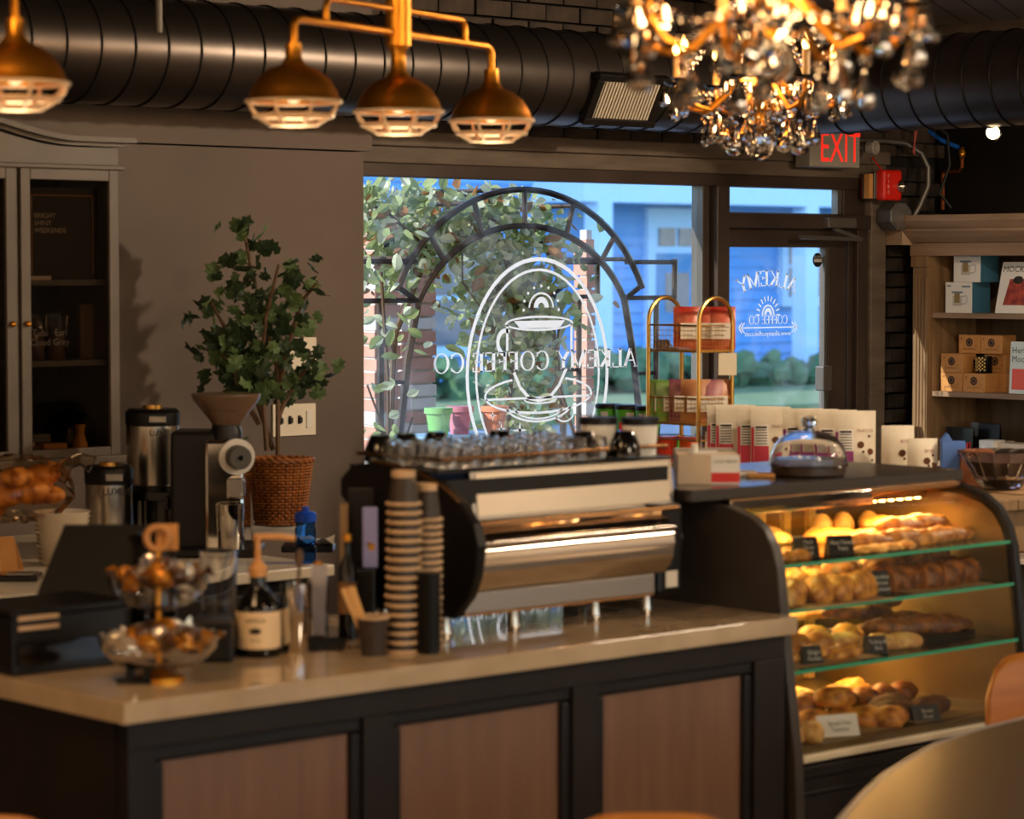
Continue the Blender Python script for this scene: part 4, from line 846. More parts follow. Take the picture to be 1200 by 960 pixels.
# black lid tube in front of the shorter stack
t = thing('lid_tube', 'ribbed black column of cup lids before the shorter cup stack', 'lids', (4.318, 5.045, CT)); part('core', MB().lathe([(.026, 0), (.026, .2), (.0, .2)], 20), M['blackpl'], t)
me_ld = MB().lathe([(.027, 0), (.0295, .003), (.0295, .007), (.026, .009)], 20, caps=False).mesh('lid', M['blackpl'])
for k in range(19): link('lid', me_ld, t, (0, 0, .003 + k * .0103))
t = thing('stir_cup', 'small dark paper cup holding wooden stir sticks', 'cup', (4.196, 5.115, CT), FC)
part('body', MB().lathe([(.030, 0), (.0395, .093), (.037, .093), (.028, .004)], 24), M['cupblk'], t); part('rim', MB().tube([(.039 * cos(2 * pi * i / 22), .039 * sin(2 * pi * i / 22), .094) for i in range(22)], .0045, 6, closed=True), M['tan'], t)
for k in range(9):
    o = one('stir_stick', 'wooden stir stick leaning in the small dark cup', 'stick', MB().box(-.0035, .0035, -.001, .001, 0, .165), mat('stick_wood', '#d8a868', .6), (4.196 + (-.012 + .003 * k) * cos(FC), 5.115 - (-.012 + .003 * k) * sin(FC) * -1, CT + .012), FC, 'stir sticks in the dark cup', False); o.rotation_euler = (radians(random.uniform(-4, 4)), radians(-20 + random.uniform(-3, 2)), FC)
t = thing('phone', 'pale violet phone leaning beside the taller cup stack', 'phone', (4.472, 5.462, CT + .165), FC); part('case', MB().box(-.02, .02, 0, .008, 0, .16), mat('violet_case', '#8f8fc4', .35), t, False, .004); part('emblem', MB().lathe([(.010, -.0005), (.010, 0)], 12, (.004, 0, .055), 'y').tube([(-.008, -.001, .06), (.0, -.001, .068), (.01, -.001, .058)], .002, 5), M['gold'], t)
t = thing('syrup_rack', 'dark rack holding bottles behind the cup stacks', 'rack', (4.46, 5.50, CT), FC); part('frame', MB().box(-.045, .05, -.06, .08, 0, .165), M['blackpl'], t, False, .006); part('back', MB().box(-.03, .05, .06, .08, .165, .37), M['blackpl'], t, False, .006)
part('divider', MB().box(-.045, -.025, .0, .05, .165, .33), M['woodold'], t, False)
# dark bottles in front of the window edge
for k, (x, y, r, h, lb) in enumerate(((4.330, 5.38, .024, .27, 'slim dark bottle with tan label nearest the violet phone'), (4.33, 5.50, .026, .19, 'dark bottle with brass stopper beside the clear tumbler of straws'))):
    t = thing('dark_bottle', lb, 'bottle', (x, y, CT), FC); part('body', MB().lathe([(r, 0), (r, h * .66), (r * .4, h * .8), (r * .4, h * .93), (.0, h * .93)], 18), M['blackgl'], t); part('stopper', MB().lathe([(r * .5, h * .93), (r * .45, h), (.0, h)], 12), M['brass'], t)
    part('label', MB().lathe([(r * 1.01, h * .25), (r * 1.01, h * .55)], 18, caps=False), mat('tan_label', '#8a6038', .6), t)
# syrup pump bottle
t = thing('syrup_bottle', 'dark pump syrup bottle with cream label', 'bottle', (3.985, 5.30, CT), FC)
part('body', MB().lathe([(.052, 0), (.055, .01), (.055, .118), (.05, .132), (.024, .165), (.02, .175), (.02, .2), (.0, .2)], 30), M['blackgl'], t)
part('label', MB().lathe([(.0556, .022), (.0556, .112)], 30, caps=False), mat('cream_label', '#e0c093', .6), t); part('mark', MB().ball((-.002, -.0556, .066), (.015, .002, .008), 12, 6), M['ink'], t)
part('label_text', text('VANILLA', .013, (-.002, -.0566, .088), mb=text('syrup', .011, (-.002, -.0566, .042))), M['ink'], t, False)
pm = part('pump', MB().lathe([(.022, .195), (.023, .215), (.012, .23), (.008, .235), (.008, .285), (.012, .287), (.012, .297), (.0, .3)], 16), mat('pump_tan', '#c98d50', .4), t); part('nozzle', MB().tube([(0, 0, .292), (.06, -.01, .293), (.092, -.016, .288)], .008, 8), mat('pump_tan', '#c98d50', .4), pm)
# shaker, spoon, tumbler, glasses
t = thing('steel_shaker', 'tall steel shaker cup with wooden spoon beside syrup bottle', 'shaker', (4.065, 5.255, CT), FC); part('body', MB().lathe([(.028, 0), (.031, .008), (.038, .175), (.036, .175), (.03, .01)], 26), M['steelpol'], t)
one('bar_spoon', 'long dark wooden spoon standing in the steel shaker', 'spoon', MB().tube([(0, 0, .01), (.012, .0, .21)], .004, 8).ball((.013, 0, .235), (.012, .007, .025), 10, 8), M['stem'], (4.065, 5.255, CT))
t = thing('water_tumbler', 'tall clear tumbler on the counter behind the pastry stand', 'tumbler', (4.10, 5.62, CT), FC); part('body', MB().lathe([(.04, 0), (.044, .004), (.048, .225), (.046, .225), (.04, .012), (.0, .012)], 26), M['glass'], t); part('water', MB().lathe([(.041, .013), (.042, .09), (.0, .09)], 24), M['film'], t); part('straw', MB().tube([(-.02, 0, .02), (.03, 0, .24)], .004, 8), M['gloss_glass'], t)
t = thing('clear_tumbler', 'slim clear tumbler of straws between shaker and dark bottle', 'tumbler', (4.275, 5.43, CT), FC); part('body', MB().lathe([(.022, 0), (.026, .155), (.024, .155), (.02, .01), (.0, .01)], 22), M['glass'], t)
for k in range(7): part('straw', MB().tube([(-.012 + .004 * k, .004 * (k % 3), .01), (-.016 + .006 * k, .004 * (k % 3), .19)], .003, 6), mat('white_straw', '#d9d6e0', .4), t)
one('blue_marker', 'blue marker pen standing beside the steel shaker', 'marker', MB().lathe([(.008, 0), (.008, .1), (.006, .115), (.0, .115)], 10), mat('marker_blue', '#3a3fd0', .35), (4.03, 5.34, CT))
one('bar_mat', 'black rubber bar mat under the shaker and tumblers', 'mat', MB().box(-.1, .12, -.08, .14, 0, .006), M['rubber'], (4.15, 5.36, CT - .001), FC, None, False)
one('teaspoon', 'steel teaspoon lying on the counter behind the stir cup', 'spoon', MB().tube([(-.06, 0, .004), (.04, 0, .004)], .003, 6).ball((.055, 0, .006), (.02, .012, .004), 12, 6), M['steelpol'], (4.20, 5.25, CT), FC)
# pos corner
t = thing('receipt_printer', 'low black box printer beside the syrup bottle', 'printer', (3.865, 5.31, CT), FC); part('body', MB().box(-.055, .045, -.05, .09, 0, .10), M['blackpl'], t, False, .006); part('slot', MB().box(-.04, .03, -.051, -.049, .07, .076), M['greysteel'], t, False); part('feet', MB().box(-.04, .03, -.03, .07, -.001, .004), M['rubber'], t, False)
t = thing('cash_drawer', 'wide black cash drawer unit at the corner of the counter', 'cash drawer', (3.45, 5.50, CT), 0)
part('body', MB().box(-.10, .22, -.10, .24, 0, .14), M['blackpl'], t, False, .006); part('drawer', MB().box(-.09, .21, -.108, -.09, .02, .08), M['blackgl'], t, False, .003); part('top', MB().box(-.11, .23, -.11, .14, .14, .155), M['blackpl'], t, False, .004)
for z in (.112, .135): part('strip', MB().box(-.09, .02, -.112, -.108, z - .005, z + .005), M['tan'], t, False)
one('black_clip', 'small black clamp standing on the counter corner', 'clamp', MB().box(-.03, .05, -.02, .02, 0, .012).box(-.01, .01, -.01, .01, .012, .035).box(.03, .045, -.01, .01, .012, .028), M['blackpl'], (3.50, 5.14, CT), FC, None, False, .003)
t = thing('order_tablet', 'black tablet screen tilted on a stand over the cash drawer', 'tablet', (3.775, 5.68, CT), FC)
part('stand', MB().box(-.08, .08, -.02, .09, 0, .02).box(-.03, .03, .02, .05, .02, .2), M['blackpl'], t, False, .004)
part('screen', MB().add([(-.155, -.03, .125), (.145, -.03, .125), (.155, .09, .30), (-.10, .09, .30), (-.155, -.02, .118), (.145, -.02, .118), (.155, .1, .293), (-.10, .1, .293)], [(0, 1, 2, 3), (7, 6, 5, 4), (0, 4, 5, 1), (1, 5, 6, 2), (2, 6, 7, 3), (3, 7, 4, 0)]), mat('tablet_black', '#0d0b0a', .5, spec=.2), t, False)
# pitcher (dark, glossy) next to the stand
t = thing('black_pitcher', 'glossy black pitcher behind the pastry stand', 'pitcher', (3.78, 5.45, CT), FC); part('body', MB().lathe([(.04, 0), (.055, .04), (.06, .19), (.055, .27), (.062, .30), (.058, .30), (.04, .02)], 24), M['blackgl'], t)
# ---- two tier stand
t = thing('tiered_stand', 'two tier glass bowl stand with wooden ring handle full of wrapped sweets', 'stand', (3.575, 5.135, CT), FC)
part('base', MB().lathe([(.06, 0), (.06, .01), (.02, .02), (.012, .03), (.0, .03)], 24), M['brass'], t); part('pole', MB().lathe([(.006, .02), (.006, .30), (.0, .30)], 10), M['brass'], t)
def bowl(r, h): return [(.04, 0), (r * .7, h * .18), (r * .95, h * .6), (r, h), (r * .96, h), (r * .9, h * .6), (r * .66, h * .22), (.0, h * .06)]
part('lower_bowl', MB().lathe(bowl(.142, .085), 30, (0, 0, .025)), M['glass'], t); part('upper_bowl', MB().lathe(bowl(.118, .085), 30, (0, 0, .165)), M['glass'], t)
rg = MB().tube([(.026 * cos(2 * pi * i / 24), 0, .328 + .026 * sin(2 * pi * i / 24)) for i in range(24)], .008, 8, closed=True); part('handle', rg, mat('ring_wood', '#b37b45', .5), t); part('tag', MB().box(-.005, .045, .01, .013, .30, .36), M['kraft'], t, False)
wrap = [mat('wrap_gold', '#b8741c', .22, metal=.5), mat('wrap_brown', '#4a2b12', .3), mat('wrap_clear', '#cfc2b2', .15, metal=.5)]
sw = None; random.seed(21)
mesh_sw = []
for m_ in wrap:
    b = MB().ball((0, 0, 0), (.03, .022, .02), 10, 6, .12); b.add([(.028, 0, 0), (.05, .016, .008), (.05, -.016, -.006)], [(0, 1, 2)]).add([(-.028, 0, 0), (-.05, .016, -.006), (-.05, -.016, .008)], [(0, 2, 1)]); mesh_sw.append(b.mesh('wrapped_sweet', m_, False))
for tier, z0, R, n in ((0, .06, .1, 22), (1, .205, .085, 24)):
    for i in range(n):
        a = i * 2.4; r = R * math.sqrt((i + .5) / n); z = z0 + .045 * (1 - (r / R)) + random.uniform(0, .02) + (.02 if i > 10 else .012)
        p = Vector((r * cos(a), r * sin(a), z)); q = Matrix.Rotation(FC, 3, 'Z') @ p
        o = link('wrapped_sweet', mesh_sw[(i * 7 + tier) % 3], None, (3.575 + q.x, 5.135 + q.y, CT + q.z), (random.uniform(0, 3), random.uniform(-.5, .5), random.uniform(0, 6)))
        tag(o, 'wrapped sweet in the %s bowl of the tiered stand' % ('lower', 'upper')[tier], 'sweet', 'sweets in the %s bowl' % ('lower', 'upper')[tier])

# ================================================================== PASTRY CASE
CX, CY = 5.53, 4.90
t = thing('pastry_case', 'curved glass pastry display case with dark base and lit glass shelves', 'display case', (CX, CY, 0))
def side(o=0.0): return [(.025 + o, 0), (.015 + o, .42), (.022 + o, .56), (.045 + o, .72), (.075 + o, .95), (.09 + o, 1.07), (.11 + o, 1.13), (.143 + o, 1.178), (.19 + o, 1.208), (.275 + o, 1.232), (.37, 1.238)]
sd = side() + [(.95, 1.24), (.95, 0)]
part('side_panel', MB().prism(sd, 'x', 0, .035), mat('case_side', '#3a332e', .4, col2='#332c28', nscale=8), t, True, .004)
part('side_frame', MB().tube([(1.075, y + .02, z - .012) for y, z in sd[2:-2]] + [(1.075, .9, 1.226)], .02, 8), M['black'], t)
part('side_base', MB().box(1.06, 1.09, .02, .95, 0, .56), M['black'], t, False)
sg = [(y + .02, z) for y, z in sd[2:-2]] + [(.9, 1.23), (.9, .56)]
part('side_panel', MB().prism([(y, z) for y, z in sg], 'x', 1.066, 1.082), M['black'], t, False)
part('lining', MB().prism([(y + .01, z - .01) for y, z in sg], 'x', 1.0635, 1.0655), mat('case_lining', '#6b5230', .3), t, False)
gl = side(.018)[2:]; mb = MB()
for i in range(len(gl) - 1): mb.quad((.035, gl[i][0], gl[i][1] - .012), (1.06, gl[i][0], gl[i][1] - .012), (1.06, gl[i + 1][0], gl[i + 1][1] - .012), (.035, gl[i + 1][0], gl[i + 1][1] - .012))
part('front_glass', mb, M['casegl'], t, True)
part('base', MB().box(.035, 1.06, .045, .95, 0, .52), M['dkframe'], t, False, .004)
part('base_molding', MB().box(.035, 1.06, .03, .06, .49, .525).box(.035, 1.06, .033, .06, .44, .455), M['black'], t, False, .004)
part('bottom_rail', MB().box(.035, 1.06, .02, .05, .536, .556), mat('rail_white', '#d6c9ae', .3), t, False, .004)
part('deck', MB().box(.035, 1.06, .05, .88, .53, .575), mat('deck_steel', '#7d6644', .3, metal=.5), t, False)
part('back_wall', MB().box(.035, 1.06, .88, .9, .55, 1.23), mat('case_back', '#8a6230', .25, col2='#6e4a20', nscale=3), t, False)
for k in range(9): part('back_mullion', MB().box(.06 + k * .118, .09 + k * .118, .86, .88, .58, 1.22), mat('gold_bar', '#e0b060', .35), t, False)
for z in (1.078, .952, .785):
    yf = .105 if z > 1 else (.09 if z > .9 else .072)
    s_ = part('shelf', MB().box(.04, 1.055, yf, .80, z - .006, z), M['shelfgl'], t, False); part('edge', MB().box(.04, 1.055, yf - .003, yf, z - .009, z + .001), M['glassgreen'], s_, False)
    part('bracket', MB().box(.04, .05, .3, .8, z - .02, z - .006).box(1.045, 1.055, .3, .8, z - .02, z - .006), M['steel'], s_, False)
part('roof_trim', MB().prism([(.285, 1.205), (.30, 1.2), (.345, 1.243), (.30, 1.243)], 'x', .035, .64), M['steelpol'], t, False, .002); part('roof_trim', MB().box(.035, 1.06, .30, .36, 1.228, 1.246), M['copper_'], t, False, .003); part('roof', MB().box(.035, 1.06, .36, .95, 1.22, 1.246), M['black'], t, False)
ls = part('light_bar', MB().box(.08, 1.02, .395, .425, 1.195, 1.22), M['steel'], t, False)
led = mat('led_dot', '#ffe3a8', .4, emit=30, ecol='#ffc873')
for k in range(22): part('led', MB().box(.10 + k * .042, .112 + k * .042, .40, .414, 1.190, 1.1955), led, ls, False)
part('lining', MB().box(.03, .036, .05, .9, .56, 1.2).box(1.054, 1.06, .05, .9, .56, 1.2) if False else MB().box(.036, .038, .3, .88, .58, 1.2), mat('case_lining', '#6b5230', .3), t, False)
GOLD = (1.0, 0.56, 0.17)
lamp('case_light', 'AREA', (CX + .55, CY + .36, 1.19), 9, GOLD, .9, aim=(CX + .55, CY + .45, .5), size_y=.03)
for z, e_ in ((1.062, 4.5), (.936, 4.5), (.768, 5)): lamp('shelf_light', 'AREA', (CX + .55, CY + .62, z), e_, GOLD, .9, aim=(CX + .55, CY + .45, z - .5), size_y=.02)
t = thing('stone_slab', 'flat black stone slab on top of the pastry case', 'slab', (5.42, 5.21, 1.246)); part('slab', MB().box(0, 1.20, 0, .64, 0, .034), mat('slab_black', '#2b2725', .22, coat=.3), t, False, .004)
ST = 1.28
t = thing('cake_dome', 'glass cake dome with round knob on dark wooden plate', 'cake dome', (6.085, 5.37, ST), FC)
part('plate', MB().lathe([(.105, 0), (.112, .006), (.112, .034), (.0, .034)], 32), mat('dark_wood_plate', '#2f1c12', .4), t)
part('dome', MB().lathe([(.0, .130), (.015, .1295), (.049, .1245), (.080, .1118), (.1008, .0885), (.1106, .06), (.1135, .036), (.113, .034), (.117, .034), (.117, .036), (.114, .06), (.104, .09), (.082, .115), (.05, .128), (.015, .133), (.0, .1335)], 40, caps=False), M['glass'], t); part('rim', MB().tube([(.117 * cos(2 * pi * i / 36), .117 * sin(2 * pi * i / 36), .033) for i in range(36)], .004, 6, closed=True), M['crystal'], t)
part('knob', MB().lathe([(.012, .1345), (.01, .14), (.022, .15), (.024, .162), (.016, .174), (.0, .177)], 20), M['glass'], t)
t = thing('pastry_box', 'white cardboard box with red stripe on the black slab', 'box', (5.655, 5.36, ST), FC)
part('box', MB().box(-.10, .075, -.05, .09, 0, .085), mat('box_card', '#c9b094', .7), t, False, .002); part('end_panel', MB().box(-.005, .0775, -.0512, -.05, .002, .085), M['white'], t, False); part('stripe', MB().box(-.004, .0775, -.0518, -.0512, .006, .034), M['red'], t, False)
part('lettering', text('COLD BREW', .012, (.036, -.0522, .062)), M['ink'], t, False); part('flap', MB().box(-.06, .02, .0, .06, .085, .09).tube([(-.05, -.02, .09), (-.05, -.02, .115)], .01, 8), M['white'], t, False)
one('folded_napkin', 'folded white napkin on tan wrapper behind the striped box', 'napkin', MB().box(-.06, .07, -.04, .05, 0, .014), M['white'], (5.90, 5.50, ST), FC, None, False, .004)
one('kraft_pad', 'small kraft paper pad beside the cake dome', 'pad', MB().box(-.04, .04, -.03, .03, 0, .012), M['kraft'], (5.93, 5.42, ST), FC, None, False, .002)
one('grey_carton', 'plain cream carton standing on the slab behind the striped box', 'box', MB().box(-.09, .09, -.03, .03, 0, .065), mat('carton_grey', '#a59a8c', .6), (6.02, 5.74, ST), FC, None, False, .002)

# ---- pastries
random.seed(5)
def bread_mesh(name, L, W, H, m, seg=14, rings=20, curve=0.0, ridges=0, jit=.05):
    b = MB().ball((0, 0, 0), (1, 1, 1), seg, rings, 0); v2 = []; p1, p2 = random.uniform(0, 6), random.uniform(0, 6)
    for z_, y, x in b.v:
        z = z_; a = math.atan2(y, z)
        rr = (1 + (.17 * abs(sin(ridges * x * pi + .4 * sin(a))) - .08 if ridges else 0)) * (1 + jit * sin(5 * x + p1 + 2 * a) + jit * .7 * sin(9 * x - p2 + 3 * a)); zz = max(z * rr, -.5)
        v2.append((x * L / 2, y * W / 2 * rr + curve * (x * x - .4) * 1.5, (zz + .5) / 1.5 * H))
    b.v = v2; b.f = [tuple(reversed(f)) for f in b.f]; return b.mesh(name, m)
def pastry(name, lab, grp, m, spots, L, W, H, z, **kw):
    me = [bread_mesh(name, L, W, H, M[m], **kw) for _ in range(3)]
    for i, sp in enumerate(spots):
        x, y = sp[:2]; a = sp[2] if len(sp) > 2 else random.uniform(-.4, .4); dz = sp[3] if len(sp) > 3 else 0
        o = link(name, me[i % 3], None, (x, y, z + dz + .001), (random.uniform(-.06, .06), random.uniform(-.06, .06), a)); tag(o, lab, 'pastry', grp)
Z1, Z2, Z3, Z4 = 1.078, .952, .785, .577
pastry('sugared_bun', 'small sugar glazed bun in the front corner of the top shelf', 'glazed buns', 'bread', [(5.62 + k * .05, 5.07 + .0 * k, 0) for k in range(3)], .055, .055, .028, Z1)
pastry('seeded_ring', 'pale seeded ring roll at the back of the top shelf', 'seeded rings', 'breadl', [(5.80 + k * .10, 5.42 + (k % 2) * .12, 0) for k in range(5)], .10, .09, .035, Z1)
pastry('long_pastry', 'long golden baguette pastry heaped on the top shelf', 'long pastries', 'bread', [(6.12, 5.17, -.25), (6.25, 5.15, -.2, .005), (6.35, 5.12, -.1), (6.45, 5.14, -.3), (6.20, 5.24, -.2, .0), (6.32, 5.22, -.15, .03), (6.44, 5.22, -.2, .032), (6.50, 5.2, -.1, .0), (6.15, 5.34, -.2), (6.40, 5.33, -.2, .02)], .20, .072, .042, Z1, ridges=2)
pastry('cheese_scone', 'round cream topped scone at the back of the top shelf', 'cream scones', 'breadl', [(6.42, 5.52, 0), (6.52, 5.5, 0), (6.34, 5.54, 0)], .07, .07, .06, Z1)
pastry('muffin', 'tall golden muffin in the front corner of the second shelf', 'muffins', 'breadl', [(5.625, 5.055, 0), (5.64, 5.2, 0)], .075, .075, .055, Z2)
pastry('croissant', 'golden brown croissant leaning in the row on the second shelf', 'croissants', 'bread', [(5.72, 5.12, 1.0), (5.80, 5.09, 1.1), (5.875, 5.08, 1.1), (5.945, 5.08, 1.15), (5.76, 5.22, 1.0, .0), (5.85, 5.22, 1.0), (5.93, 5.22, 1.0), (6.0, 5.1, 1.0)], .15, .085, .068, Z2, ridges=3, curve=.02)
pastry('almond_croissant', 'big dark baked croissant on the second shelf beneath the long pastries', 'dark croissants', 'breadd', [(6.17, 5.12, -.5), (6.28, 5.10, -.4), (6.38, 5.10, -.5), (6.48, 5.12, -.4), (6.24, 5.2, .3, .03), (6.36, 5.2, .3, .035), (6.47, 5.22, .2, .03), (6.2, 5.33, .2)], .17, .11, .075, Z2, ridges=3, curve=.02, jit=.06)
pastry('small_twist', 'orange glazed twist at the back of the second shelf', 'glazed twists', 'bread', [(6.1 + k * .09, 5.45, .3) for k in range(5)], .1, .06, .05, Z2, ridges=3)
pastry('round_cookie', 'round golden cookie standing at the front of the third shelf', 'golden cookies', 'bread', [(5.63, 5.08, 0), (5.70, 5.10, 0), (5.78, 5.07, 0, .012), (5.85, 5.06, 0), (5.74, 5.18, 0, .02), (5.90, 5.05, 0, .008)], .085, .085, .034, Z3)
pastry('dark_loaf', 'flat dark loaf on black tray at the back of the third shelf', 'dark loaves', 'breadd', [(5.78, 5.45, .1), (5.9, 5.45, .1)], .16, .08, .03, Z3)
pastry('filled_roll', 'pale filled roll on white paper on the third shelf', 'filled rolls', 'breadl', [(6.10, 5.10, -.3), (6.18, 5.08, -.3), (6.05, 5.2, -.2)], .13, .08, .045, Z3)
pastry('baguette', 'long dark crusted baguette on black tray on the third shelf', 'baguettes', 'breadd', [(6.30, 5.2, -.5, .02), (6.38, 5.16, -.5, .02), (6.46, 5.18, -.5, .02), (6.42, 5.3, -.4, .02), (6.3, 5.36, -.4, .05), (6.42, 5.42, -.4, .06)], .24, .075, .045, Z3, ridges=3)
one('black_tray', 'black baking tray under the baguettes on the third shelf', 'tray', MB().box(-.17, .17, -.16, .16, 0, .016), M['blackgl'], (6.39, 5.27, Z3), 0, None, False, .004)
pastry('turnover', 'folded golden turnover heaped on the case floor', 'turnovers', 'bread', [(5.84, 5.13, .3), (5.93, 5.1, .5), (6.0, 5.07, .4), (6.05, 5.02, .5), (5.89, 5.2, .2, .03), (5.97, 5.16, .6, .045), (5.92, 5.12, .1, .06), (5.82, 5.22, .5)], .14, .10, .055, Z4, ridges=1, jit=.08)
pastry('ham_croissant', 'pale croissant in the corner of the case floor', 'floor croissants', 'breadl', [(5.62, 5.02, .9), (5.68, 5.0, .9), (5.64, 5.12, .9)], .11, .075, .055, Z4, ridges=3)
pastry('cinnamon_roll', 'round browned roll at the back of the second shelf', 'browned rolls', 'bread', [(5.68 + k * .085, 5.40 + (k % 2) * .08, k) for k in range(6)], .09, .085, .06, Z2, ridges=1, jit=.07)
pastry('oat_biscuit', 'flat oat biscuit lying at the front of the top shelf', 'oat biscuits', 'breadl', [(5.98 + k * .06, 5.06, k) for k in range(4)], .07, .065, .022, Z1, jit=.08)
pastry('danish', 'open golden danish in the middle of the third shelf', 'danishes', 'bread', [(5.68, 5.26, .3), (5.78, 5.28, .8), (5.88, 5.24, .2), (5.97, 5.22, .5), (6.06, 5.32, .1), (6.16, 5.28, .7)], .10, .09, .05, Z3, ridges=1, jit=.09)
pastry('seeded_baton', 'thin seeded bread baton across the back of the third shelf', 'bread batons', 'breadl', [(6.0 + k * .13, 5.55 + (k % 2) * .05, -.3, .03) for k in range(5)], .24, .06, .04, Z3, ridges=3)
pastry('puff_square', 'square puff pastry at the back of the case floor', 'puff squares', 'bread', [(5.75 + k * .13, 5.40 + (k % 2) * .06, .3 * k) for k in range(6)], .12, .11, .05, Z4, jit=.09)
pastry('brown_roll', 'dark brown roll behind the rye loaves on the case floor', 'brown rolls', 'breadd', [(6.2 + k * .09, 5.32, .2 * k) for k in range(4)], .10, .085, .05, Z4, ridges=2)
for k, (x, y, z) in enumerate(((5.83, 5.12, Z2), (6.33, 5.15, Z2), (5.80, 5.14, Z3), (5.93, 5.12, Z4), (6.25, 5.12, Z4))):
    one('paper_liner', ('tan paper liner under the croissants on the second shelf', 'tan paper liner under the dark croissants on the second shelf', 'tan paper liner under the cookies on the third shelf', 'tan paper liner under the turnovers on the case floor', 'tan paper liner under the rye loaves on the case floor')[k], 'paper', MB().box(-.19, .19, -.14, .16, 0, .001), mat('liner_paper', '#9a7a50', .6), (x, y, z + .0002), 0, None, False)
pastry('rye_loaf', 'near black rye loaf on the case floor', 'rye loaves', 'cookie', [(6.16, 5.10, .1), (6.3, 5.08, .1), (6.24, 5.18, .1)], .19, .1, .05, Z4)
for x, y, z, wd, h, dark, tx, lb in ((5.755, 5.075, Z1, .075, .06, 1, 'Maple\nPecan\nRoll', 'black chalk card reading Maple Pecan Roll on the top shelf'), (5.895, 5.07, Z1, .08, .055, 1, 'Ham Cheese\nTwist', 'black chalk card reading Ham Cheese Twist on the top shelf'), (6.045, 5.055, Z2, .07, .068, 1, 'Chocolate\nAlmond\nCroissant', 'black chalk card reading Chocolate Almond Croissant on the second shelf'),
                          (5.725, 5.025, Z3, .06, .05, 1, 'Ginger\nCookie', 'black chalk card reading Ginger Cookie on the third shelf'), (6.02, 5.04, Z3, .07, .05, 1, 'Turkey &\nBrie', 'black chalk card reading Turkey and Brie on the third shelf'), (5.79, 4.985, Z4, .13, .06, 0, 'Spinach Feta\nTurnover', 'white card reading Spinach Feta Turnover on the case floor'), (6.18, 4.985, Z4, .09, .045, 1, 'Banana\nBread', 'black card reading Banana Bread on the case floor')):
    t = thing('price_card', lb, 'sign', (x, y, z), -.35, 'pastry name cards'); part('card', MB().prism([(0, 0), (.022, h), (.026, h), (.04, 0)], 'x', -wd / 2, wd / 2), M['blackpl'] if dark else M['white'], t, False)
    k = tx.count('\n') + 1; sz = min(h / (k + .6), .019); part('lettering', text(tx, sz * .95, (0, .0085 + .006 - .012, h * .5 + (k - 1) * sz * .5 - sz * .3), (1, 0, 0), (0, .34, .94), sx=.82), M['decal'] if dark else M['ink'], t, False)

# ================================================================== DISPLAY TABLE AND WHAT STANDS ON IT
t = thing('display_table', 'high rustic plank table behind the pastry case', 'table', (7.2, 5.55, 0))
for k in range(5): part('plank', MB().box(k * .15, k * .15 + .146, 0, 2.5, 1.085, 1.125 + random.uniform(-.003, .003)), M['woodold'], t, False, .004)
part('apron', MB().box(.03, .72, .03, .06, .94, 1.085).box(.03, .06, .06, 2.47, .94, 1.085), M['woodold'], t, False, .003)
for x, y in ((.06, .06), (.69, .06), (.06, 2.42), (.69, 2.42)): part('leg', MB().box(x - .04, x + .04, y - .04, y + .04, 0, 1.085), M['woodold'], t, False, .004)
TT = 1.125
